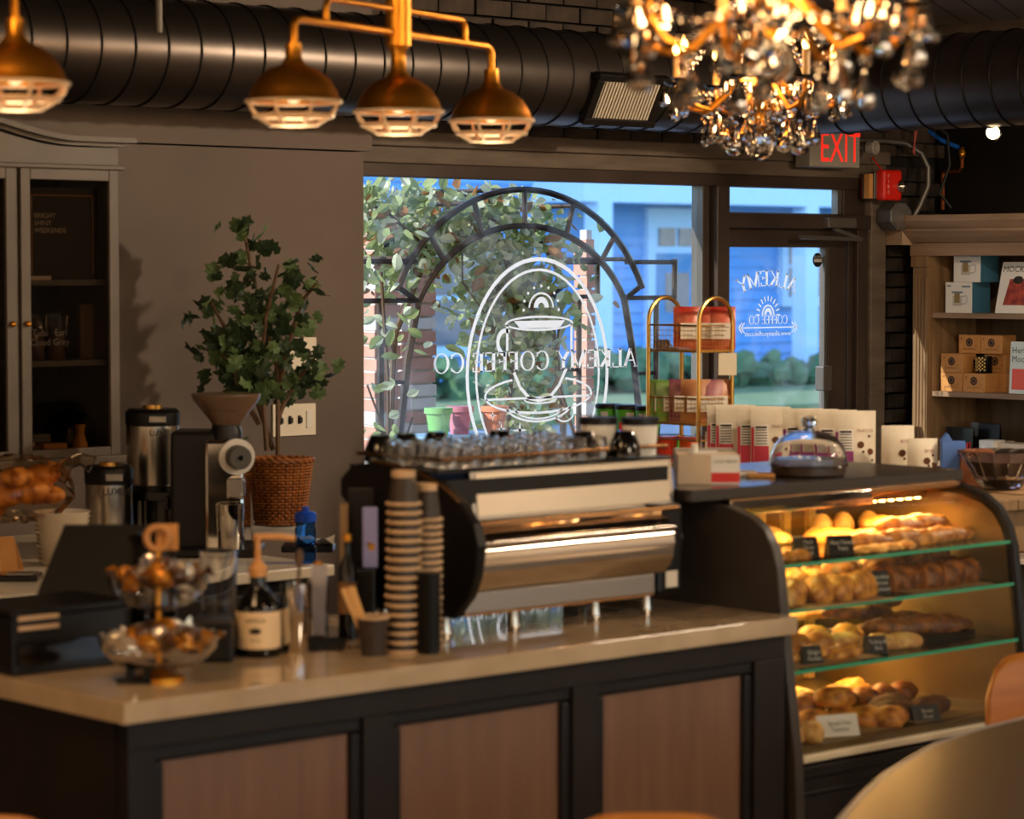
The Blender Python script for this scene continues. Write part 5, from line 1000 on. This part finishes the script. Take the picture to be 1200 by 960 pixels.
# pouches
def pouch(x, y, col, w_, h, label, small=False):
    t = thing('cookie_pouch', label, 'pouch', (x, y, TT), FC + .10, 'cookie pouches on the plank table')
    n = 8; vs = []; fs = []
    for j in range(n + 1):
        u = j / n; th = .032 * (1 - u) ** .7 * (1 if j < n else 0) + .002
        for i in range(5):
            a = i / 4; bul = (1 - (2 * a - 1) ** 2); vs.append(((a - .5) * w_, -th * bul - .001, u * h))
        for i in range(5):
            a = 1 - i / 4; bul = (1 - (2 * a - 1) ** 2); vs.append(((a - .5) * w_, th * bul + .001, u * h))
    for j in range(n):
        for i in range(10): k = j * 10; fs.append((k + i, k + (i + 1) % 10, k + 10 + (i + 1) % 10, k + 10 + i))
    fs += [tuple(reversed(range(10))), tuple(range(n * 10, n * 10 + 10))]
    part('bag', MB().add(vs, fs), M['pouch'], t)
    def fy(u, a=.5): return -(.032 * (1 - u) ** .7 + .002) * (1 - (2 * a - 1) ** 2) - .0025
    def patch(x0, x1, u0, u1, nm, m_, k=4):
        mb = MB(); vs = []
        for j in range(k + 1):
            u = u0 + (u1 - u0) * j / k
            for i in range(k + 1): a = x0 + (x1 - x0) * i / k; vs.append(((a - .5) * w_, fy(u, a), u * h))
        mb.add(vs, [(j * (k + 1) + i, j * (k + 1) + i + 1, (j + 1) * (k + 1) + i + 1, (j + 1) * (k + 1) + i) for j in range(k) for i in range(k)]); return part(nm, mb, m_, t)
    if not small:
        patch(.01, .07, .10, .70, 'side_strip', M[col]); patch(.08, .42, .10, .43, 'color_block', M[col]); p = patch(.08, .42, .44, .74, 'nutrition_panel', M['white'])
        ln = MB()
        for q in range(6): u = .46 + q * .04; ln.add([((.1 - .5) * w_, fy(u, .2) - .004, u * h), ((.38 - .5) * w_, fy(u, .38) - .003, u * h), ((.38 - .5) * w_, fy(u, .38) - .003, (u + .012) * h), ((.1 - .5) * w_, fy(u, .2) - .004, (u + .012) * h)], [(0, 1, 2, 3)])
        ln.add([((.1 - .5) * w_, fy(.69, .2) - .004, .69 * h), ((.38 - .5) * w_, fy(.69, .38) - .003, .69 * h), ((.38 - .5) * w_, fy(.69, .38) - .003, .72 * h), ((.1 - .5) * w_, fy(.69, .2) - .004, .72 * h)], [(0, 1, 2, 3)])
        part('print_lines', ln, M['ink'], p, False)
    for a, u, r in ((.6, .52, .013), (.84, .42, .012), (.78, .22, .013), (.66, .42, .005), (.9, .3, .004), (.82, .64, .005), (.7, .1, .004)):
        part('cookie_print', MB().lathe([(.0, -.0005), (r, 0)], 10, ((a - .5) * w_, fy(u, a) - .0015, u * h), 'y', caps=False), M['cookie'], t)
    part('heading', text('SNACKS' if not small else 'BITES', .016, ((.70 - .5) * w_, fy(.7, .7) - .004, .70 * h)), mat('maroon_ink', '#7c2a22', .6), t, False)
    part('top_seal', MB().box(-w_ / 2, w_ / 2, -.002, .002, h * .93, h * .935), mat('seal_line', '#b9ad98', .5), t, False)
pr = [(7.50, 7.03, 'pink', 'leftmost'), (7.50, 6.985, 'pink', ''), (7.505, 6.88, 'pink', ''), (7.51, 6.815, 'pink', ''), (7.515, 6.66, 'purple', ''), (7.52, 6.59, 'purple', ''), (7.525, 6.505, 'purple', ''), (7.53, 6.42, 'purple', '')]
nm_ = ['cream cookie pouch with pink strip at the rack end of the row', 'cream cookie pouch with pink strip, second from the gold rack', 'cream cookie pouch with pink strip, third from the gold rack', 'cream cookie pouch with pink strip next to the first purple one', 'cream cookie pouch with purple strip mostly hidden by dome knob', 'cream cookie pouch with purple strip just beyond the dome knob', 'cream cookie pouch with purple strip, last but one before bookcase', 'cream cookie pouch with purple strip shown whole, ending the row']
for (x, y, c, _), lb in zip(pr, nm_): pouch(x, y, c, .150, .255, lb)
pouch(7.60, 6.28, 'purple', .12, .205, 'smaller cream pouch with brown cookies behind the whole purple pouch', True)
pouch(7.58, 6.15, 'purple', .11, .165, 'smallest cream pouch with cookies nearest the fluted bowl', True)
one('blue_leaflet', 'blue leaflet between the small pouch and the fluted bowl', 'leaflet', MB().box(-.04, .045, -.02, .02, .0, .155).prism([(-.045, .155), (-.02, .185), (.0, .155)], 'y', -.02, .02), mat('leaflet_blue', '#4a6fb8', .5), (7.66, 6.08, TT), FC, None, False, .002)
one('orange_carton', 'orange carton behind the fluted bowl', 'box', MB().box(-.06, .06, -.03, .03, 0, .12), mat('carton_orange', '#7a4522', .6), (7.72, 6.02, TT), FC, None, False, .003)
# fluted bowl
t = thing('fluted_bowl', 'large fluted clear glass bowl on the plank table', 'bowl', (7.62, 5.83, TT), FC)
n = 48; vs = []; fs = []; pf = [(.06, 0), (.075, .012), (.09, .04), (.112, .08), (.14, .125), (.15, .135), (.136, .124), (.104, .08), (.08, .04), (.0, .018)]
for r, z in pf:
    for i in range(n): k = 1 + (.07 * cos(16 * 2 * pi * i / n) if z > .02 else 0); vs.append((r * k * cos(2 * pi * i / n), r * k * sin(2 * pi * i / n), z))
for j in range(len(pf) - 1):
    for i in range(n): fs.append((j * n + i, j * n + (i + 1) % n, (j + 1) * n + (i + 1) % n, (j + 1) * n + i))
part('body', MB().add(vs, fs), M['glass'], t); part('contents', MB().lathe([(.08, .05), (.112, .10), (.0, .118)], 24), mat('bowl_fill', '#38221a', .6), t); part('foot', MB().lathe([(.062, -.0), (.062, .006), (.0, .006)], 24), M['gloss_glass'], t)
# gold rack
t = thing('gold_rack', 'arched gold wire snack rack by the door', 'rack', (7.575, 7.295, TT))
for y in (-.135, .135): part('hoop', MB().tube([(-.0925, y, 0)] + [(-.0925 * cos(pi * i / 14), y, .565 + .0925 * sin(pi * i / 14)) for i in range(15)] + [(.0925, y, 0)], .0085, 8), M['gold'], t)
for z in (.452, .172, .012):
    part('tray', MB().box(-.0925, .0925, -.135, .135, z - .004, z + .006), M['gold'], t, False, .002); part('tray_rail', MB().tube([(-.0925, -.135, z + .10), (.0925, -.135, z + .10), (.0925, .135, z + .10), (-.0925, .135, z + .10)], .004, 6, closed=True), M['gold'], t)
    wm = MB()
    for k in range(15): wm.tube([(-.0925, -.135 + k * .0193, z), (-.0925, -.135 + k * .0193, z + .10)], .0009, 4)
    for k in range(11): wm.tube([(-.0925 + k * .0185, -.135, z), (-.0925 + k * .0185, -.135, z + .10)], .0009, 4)
    for k in range(1, 5): wm.tube([(-.0925, .135, z + k * .02), (-.0925, -.135, z + k * .02), (.0925, -.135, z + k * .02)], .0009, 4)
    part('wire_mesh', wm, M['gold'], t, kind='stuff')
RK = (7.575, 7.295, TT)
def snack(x, y, z, w_, h, m_, label, grp, lean=.1, wt='SNACK'):
    t = thing('snack_bag', label, 'snack bag', (RK[0] + x, RK[1] + y, RK[2] + z), FC + random.uniform(-.15, .15), grp)
    vs = []; fs = []; n = 6
    for j in range(n + 1):
        u = j / n; th = .03 * sin(pi * min(1, max(0, u))) ** .7 + .002
        for i in range(5): a = i / 4; vs.append(((a - .5) * w_, -th * (1 - (2 * a - 1) ** 2) + lean * u * .1, u * h))
        for i in range(5): a = 1 - i / 4; vs.append(((a - .5) * w_, th * (1 - (2 * a - 1) ** 2) + .001 + lean * u * .1, u * h))
    for j in range(n):
        for i in range(10): k = j * 10; fs.append((k + i, k + (i + 1) % 10, k + 10 + (i + 1) % 10, k + 10 + i))
    fs += [tuple(reversed(range(10))), tuple(range(n * 10, n * 10 + 10))]
    part('bag', MB().add(vs, fs), m_, t); part('label_panel', MB().box(-w_ * .32, w_ * .32, -.034, -.032, h * .25, h * .62), mat('snack_label', '#d8cfc0', .5), t, False); part('print_lines', MB().box(-w_ * .26, w_ * .26, -.0348, -.034, h * .52, h * .54).box(-w_ * .26, w_ * .2, -.0348, -.034, h * .43, h * .445).box(-w_ * .26, w_ * .1, -.0348, -.034, h * .34, h * .355), mat('grey_ink', '#8a7a70', .6), t, False)
redb = mat('snack_red', '#b02a22', .35, col2='#cf8d6a', nscale=9); grb = mat('snack_green', '#6cb82e', .35, col2='#a8a58c', nscale=8); ppb = mat('snack_plum', '#7a2c50', .35, col2='#c09080', nscale=8); orb = mat('snack_tan', '#c08c5c', .4, col2='#8a3a28', nscale=8)
for k, (x, y) in enumerate(((-.02, -.01), (.03, -.05), (.065, -.10))): snack(x, y, .458, .115, .165, redb, 'red snack bag on the top rack tier, ' + ('beside the magazine', 'in the middle of three', 'over the price tag')[k], 'red snack bags on the rack')
snack(-.045, .10, .178, .12, .16, grb, 'green snack bag at the window end of the middle tier', 'green snack bags on the rack'); snack(-.045, .055, .178, .12, .16, grb, 'green snack bag overlapping the plum ones on the middle tier', 'green snack bags on the rack')
for k, (x, y) in enumerate(((-.045, -.01), (-.03, -.06), (.01, -.085), (.05, -.095))): snack(x, y, .178, .115, .165, ppb if k % 2 == 0 else orb, ('plum snack bag on the middle rack tier beside the green ones', 'tan snack bag between two plum ones on the middle tier', 'plum snack bag on the middle rack tier beside the last tan one', 'tan snack bag at the door end of the middle tier')[k], 'plum snack bags on the rack')
one('magazine', 'folded magazine lying on the top tier of the gold rack', 'magazine', MB().prism([(-.08, 0), (.06, .0), (.05, .035), (.03, .012), (-.07, .006)], 'x', -.04, .03), mat('magazine_grey', '#7d7784', .4), (RK[0] - .04, RK[1] + .06, TT + .459), 0, None, False)
one('price_tag', 'cream price tag hanging from the top tier of the gold rack', 'tag', MB().box(-.035, .035, -.002, .002, -.085, 0), M['cream'], (RK[0] + .06, RK[1] - .142, TT + .445), FC, None, False)
for x, y, lb, c in ((-.0, .0, 'orange tub on the lowest tier of the gold rack', 'orange'), (-.045, .085, 'red tub on the lowest tier of the gold rack', 'red')):
    t = thing('snack_tub', lb, 'tub', (RK[0] + x, RK[1] + y, TT + .019), 0, 'tubs on the lowest tier'); part('body', MB().lathe([(.034, 0), (.042, .09)], 20), M[c], t); part('lid', MB().lathe([(.044, .088), (.044, .10), (.0, .10)], 20), M[c], t)
one('snack_carton', 'speckled snack carton with tan card on the lowest tier', 'box', MB().box(-.05, .05, -.025, .025, 0, .055), mat('speckled', '#e8ddd0', .6, col2='#3a2018', nscale=70, ramp=(.48, .52)), (RK[0] + .04, RK[1] - .095, TT + .019), FC, None, False)
one('tan_card', 'tan card leaning behind the speckled snack carton', 'card', MB().box(-.03, .03, -.002, .002, 0, .12), M['cream'], (RK[0] + .06, RK[1] - .065, TT + .019), FC, None, False)
# green tubs
g0 = None
for i, (x, y, z, lb) in enumerate(((7.575, 7.745, .116, 'green lidded tub stacked above, farthest from the gold rack'), (7.575, 7.635, .116, 'green lidded tub stacked above, in the middle of three'), (7.575, 7.52, .116, 'green lidded tub stacked above, against the gold rack'), (7.575, 7.80, 0, 'green lidded tub on the table, farthest from the gold rack'), (7.575, 7.69, 0, 'green lidded tub on the table under the middle pair'), (7.575, 7.58, 0, 'green lidded tub on the table, second from the gold rack'), (7.68, 7.50, 0, 'green lidded tub on the table against the gold rack'))):
    if g0 is None:
        g0 = thing('green_tub', lb, 'tub', (x, y, TT + z), FC, 'green tubs by the window'); part('body', MB().lathe([(.044, 0), (.052, .098)], 24), M['green'], g0); part('lid', MB().lathe([(.055, .096), (.055, .108), (.05, .114), (.0, .114)], 24), M['black'], g0)
        lp = MB()
        for j in range(5): a0 = radians(230 + j * 7); a1 = radians(237 + j * 7); lp.add([(.047 * cos(a0), .047 * sin(a0), .012), (.047 * cos(a1), .047 * sin(a1), .012), (.0525 * cos(a1), .0525 * sin(a1), .085), (.0525 * cos(a0), .0525 * sin(a0), .085)], [(0, 1, 2, 3)])
        part('label', lp, M['white'], g0)
    else: dup(g0, (x, y, TT + z), FC + (.5 if i % 2 else -.2), lb)
one('red_white_box', 'small red and white box between the green tubs and rack', 'box', MB().box(-.025, .025, -.02, .02, 0, .05), M['red'], (7.50, 7.575, TT + .116), FC, None, False)

# ================================================================== BOOKCASE
BX, BY = 10.5, 8.60   # front plane x, left end y; runs toward -y
t = thing('wooden_bookcase', 'weathered wooden bookcase with fluted pilaster against the dark wall', 'bookcase', (BX, BY, 0))
Lb = 2.0
part('side_board', MB().box(0.03, .40, -.11, -.08, 0, 1.98), M['woodold'], t, False); part('side_board', MB().box(.03, .40, -Lb, -Lb + .03, 0, 1.98), M['woodold'], t, False)
for k in range(16): part('back_board', MB().box(.38, .40, -.085 - k * .12 - .117, -.085 - k * .12, 0, 1.99), M['woodback'], t, False)
pil = part('pilaster', MB().box(0, .04, -.105, -.012, 0, 1.955), M['woodold'], t, False, .003)
for k in range(4): part('flute', MB().box(-.006, 0, -.03 - k * .02 - .010, -.03 - k * .02, .1, 1.85), M['woodold'], pil, False, .003)
part('capital', MB().box(-.01, .05, -.112, -.005, 1.90, 1.955), M['woodold'], t, False, .004)
cb = part('cornice', MB().box(-.01, .42, -Lb, -.0, 1.955, 2.02), M['woodoldh'], t, False, .004)
part('molding', MB().prism([(-.02, 2.02), (-.075, 2.075), (-.075, 2.09), (.42, 2.09), (.42, 2.02)], 'y', -Lb, .03), M['woodoldh'], cb, False, .004); part('molding', MB().prism([(-.075, 2.09), (-.10, 2.125), (-.10, 2.155), (.42, 2.155), (.42, 2.09)], 'y', -Lb, .045), M['woodoldh'], cb, False, .004)
for z in (1.676, 1.29, .945, .5): part('shelf', MB().box(.03, .38, -Lb + .03, -.11, z - .026, z), M['woodoldh'], t, False, .003)
def onshelf(y, z, dx=.1): return (BX + dx, y, z)
# tea mug boxes: front faces -x  -> local frame turned so local -y looks along -x
RB = -pi / 2
def mugbox(label, y, z, w_, h, dp):
    t = thing('mug_box', label, 'box', (BX + .08, y, z), RB, 'printed mug boxes')
    part('carton', MB().box(-w_ / 2, w_ / 2, 0, dp, 0, h), M['white'], t, False, .002); part('side_print', MB().box(w_ / 2, w_ / 2 + .0015, .0, dp, 0, h), mat('box_blue', '#3e6f8a', .5), t, False)
    part('mug_print', MB().box(-.035, .02, -.0015, 0, .035, .085), mat('mug_print', '#b8b1a2', .5), t, False); part('infuser_print', MB().box(-.025, .008, -.0025, -.0015, .05, .10), mat('infuser_print', '#8a7346', .5), t, False)
    part('lid_print', MB().box(-.04, .025, -.0028, -.001, .096, .106), mat('box_grey', '#6f7d88', .5), t, False)
    part('handle_print', MB().tube([(.02, -.001, .08), (.05, -.001, .085), (.055, -.001, .06), (.04, -.001, .045), (.02, -.001, .045)], .0025, 5), mat('mug_grey', '#9aa2a5', .5), t); part('lettering', MB().box(.02, .072, -.0018, 0, h - .025, h - .016).box(-.07, -.05, -.0018, 0, h - .022, h - .014), mat('box_grey', '#6f7d88', .5), t, False)
mugbox('white glass mug box standing on the shelf, lower of two', 8.365, 1.676, .165, .15, .14); mugbox('white glass mug box stacked upon another', 8.315, 1.827, .165, .15, .14)
def kbox(label, y, z, dx):
    t = thing('kraft_box', label, 'box', (BX + dx, y, z), RB, 'kraft mug boxes')
    part('carton', MB().box(-.066, .066, 0, .11, 0, .092), M['kraft'], t, False, .002); sl = part('seal', MB().lathe([(.0, -.0008), (.021, -.0005)], 20, (0, 0, .055), 'y', caps=False), M['ink'], t)
    part('seal_ring', MB().tube([(.012 * cos(2 * pi * i / 16), -.0015, .055 + .012 * sin(2 * pi * i / 16)) for i in range(16)], .001, 4, closed=True), M['kraft'], sl)
    part('lettering', text('GOLD TEA MUG', .011, (0, -.001, .018)), M['ink'], t, False); part('star_print', MB().box(-.05, -.044, -.001, 0, .07, .076).box(.04, .045, -.001, 0, .035, .04), M['ink'], t, False)
kbox('kraft mug box at the bottom front beside the pilaster', 8.398, 1.29, .07); kbox('kraft mug box at the bottom front under the gilded mug', 8.26, 1.29, .07); kbox('kraft mug box in the middle of the pile beside the mug', 8.398, 1.383, .07)
kbox('kraft mug box topping the pile on the pilaster side', 8.36, 1.476, .16); kbox('kraft mug box topping the pile on the book side', 8.225, 1.476, .16); kbox('kraft mug box at the bottom rear toward the recipe book', 8.225, 1.29, .19); kbox('kraft mug box in the rear middle behind the gilded mug', 8.225, 1.383, .19)
t = thing('gilded_mug', 'black mug with gold pattern standing on a kraft box', 'mug', (BX + .12, 8.235, 1.383), RB); part('body', MB().lathe([(.038, 0), (.040, .004), (.040, .082), (.037, .082), (.036, .006)], 24), M['blackgl'], t); part('handle', MB().tube([(-.038, 0, .068), (-.06, 0, .062), (-.06, 0, .03), (-.038, 0, .02)], .006, 8), M['blackgl'], t)
gp = MB()
for k in range(7):
    a = radians(225 + k * 14)
    for j in range(4): gp.ball((.0403 * cos(a), .0403 * sin(a), .015 + j * .017 + (.008 if k % 2 else 0)), (.005, .005, .006), 6, 4)
part('gold_pattern', gp, M['gold'], t)
def book(name, label, y, z, w_, h, th, m_, lean, dx=.1):
    t = thing(name, label, 'book', (BX + dx, y, z), RB); t.rotation_euler = (-lean, 0, RB)
    part('cover', MB().box(-w_ / 2, w_ / 2, 0, th, 0, h), m_, t, False, .001); part('pages', MB().box(-w_ / 2 + .003, w_ / 2 + .002, .003, th - .003, .003, h + .001), M['cream'], t, False); return t
b = book('cocktail_book', 'white cover book titled MOCKTAILS with red drink photo', 8.035, 1.678, .22, .255, .025, M['white'], .25, .08)
part('title', text('MOCKTAILS', .042, (-.1, -.001, .205), align='LEFT'), M['ink'], b, False); part('drink_photo', MB().prism([(-.07, .04), (.06, .04), (.075, .17), (-.05, .17)], 'y', -.0012, 0), mat('drink_red', '#6a2016', .4, col2='#c4532c', nscale=25), b, False); part('garnish', MB().ball((0, -.002, .165), (.03, .003, .02), 10, 6), M['ink'], b)
b = book('recipe_book', 'pale book titled Herbal Mocktails with coral picture', 7.955, 1.292, .17, .25, .02, mat('cover_pale', '#c9d0ca', .5), .05, .06)
part('title', text('Herbal\nMocktails', .042, (-.075, -.001, .195), align='LEFT'), mat('title_green', '#2c4b44', .6), b, False); part('picture', MB().box(-.07, .07, -.001, 0, .02, .12), mat('coral_picture', '#d9543c', .5), b, False)
# lower shelf
t = thing('black_tea_pouch', 'black foil pouch with white lettering on the low shelf', 'pouch', (BX + .07, 8.36, .945), RB); part('bag', MB().prism([(0, 0), (.05, 0), (.02, .17), (.014, .17)], 'x', -.08, .09), M['blackgl'], t, False, .004); part('lettering', text('Divine Love', .026, (-.005, .0028, .06), (1, 0, 0), (0, .08, 1)), M['decal'], t, False); part('flame_print', MB().prism([(.06, .03), (.07, .10), (.055, .09)], 'y', .0, .004).box(.075, .08, .004, .006, .05, .1).prism([(-.07, .03), (-.06, .1), (-.045, .09), (-.06, .085)], 'y', .0, .004), M['red'], t, False)
one('dark_pouch', 'plain black pouch standing behind the lettered foil pouch', 'pouch', MB().prism([(0, 0), (.05, 0), (.02, .19), (.014, .19)], 'x', -.09, .09), M['blackpl'], (BX + .15, 8.26, .945), RB, None, False, .004)
t = thing('card_box', 'white card box with dark crest on the low shelf', 'box', (BX + .05, 8.165, .945), RB); part('carton', MB().box(-.045, .045, 0, .09, 0, .115), M['white'], t, False, .002); part('crest', MB().ball((0, 0, .055), (.022, .002, .015), 12, 6), mat('crest_navy', '#27324a', .5), t)
for k in range(3): one('cream_book', 'cream spined book in the flat pile on the low shelf', 'book', MB().box(-.09, .09, 0, .12, 0, .034), mat('cream_book', '#d9c4a8', .6), (BX + .08 + .01 * (k % 2), 8.04, .945 + k * .0345), RB, 'flat pile of cream books', False, .002)

# ================================================================== FOREGROUND
t = thing('metal_table', 'large round cornered brushed metal table in front of the case', 'table', (5.5, 3.3, 0))
def rcorner():
    P = [(3.95, 1.6), (3.95, 2.6), (3.99, 3.1), (4.08, 3.42), (4.242, 3.649), (4.469, 3.785), (4.718, 3.921), (4.911, 4.005), (5.099, 4.085), (5.329, 4.14), (5.53, 4.165), (5.9, 4.165), (6.3, 4.1), (6.55, 3.9), (6.65, 3.6), (6.65, 1.6)]
    return [(x - 5.5, y - 3.3) for x, y in P]
part('top', MB().prism(rcorner(), 'z', .735, .76), M['tabletop'], t, True, .006); part('edge', MB().tube([(x, y, .749) for x, y in rcorner()], .0135, 8, closed=True), mat('table_rim', '#d6cdc6', .4, metal=.5), t)
part('pedestal', MB().lathe([(.25, 0), (.25, .02), (.05, .04), (.05, .735)], 24, (-.2, -.7, 0)), M['blackpl'], t); part('pedestal', MB().lathe([(.25, 0), (.25, .02), (.05, .04), (.05, .735)], 24, (.7, -.7, 0)), M['blackpl'], t)
def chair(label, loc, rz):
    t = thing('bentwood_chair', label, 'chair', loc, rz, 'tan bentwood chairs')
    part('seat', MB().lathe([(.0, .44), (.19, .44), (.2, .45), (.19, .465), (.0, .455)], 24), M['chair'], t)
    bk_ = MB(); n = 14; vs = []; fs = []
    for j in range(8):
        u = j / 7
        for i in range(n + 1):
            a = (i / n - .5) * 1.5; wd = .21 * (1 - .25 * u ** 4 * abs(i / n - .5) * 2); vs.append((wd * sin(a) / sin(.75), .17 + .05 * u + .09 * cos(a) - .05, .56 + .26 * u - .05 * u * (2 * (i / n - .5)) ** 4))
    for j in range(7):
        for i in range(n): k = j * (n + 1) + i; fs.append((k, k + 1, k + n + 2, k + n + 1))
    b = part('backrest', bk_.add(vs, fs), M['chair'], t); sd_ = b.modifiers.new('s', 'SOLIDIFY'); sd_.thickness = .018
    for sx in (-1, 1): part('back_post', MB().tube([(sx * .15, .12, .45), (sx * .16, .17, .62)], .012, 8), M['blackpl'], t); part('leg', MB().tube([(sx * .13, -.12, .44), (sx * .18, -.18, 0)], .012, 8), M['blackpl'], t); part('leg', MB().tube([(sx * .13, .12, .44), (sx * .18, .19, 0)], .012, 8), M['blackpl'], t)
    part('grip', MB().tube([(-.03, .24, .79), (.03, .24, .79)], .006, 6), M['blackpl'], t)
chair('tan bentwood chair at the far side of the metal table', (6.12, 4.36, 0), FC + .35)
chair('tan bentwood chair at the dark end of the counter, only its back top showing', (2.61, 4.445, 0), FC)
chair('tan bentwood chair before the wood panel, only its back top showing', (3.615, 3.555, 0), FC)
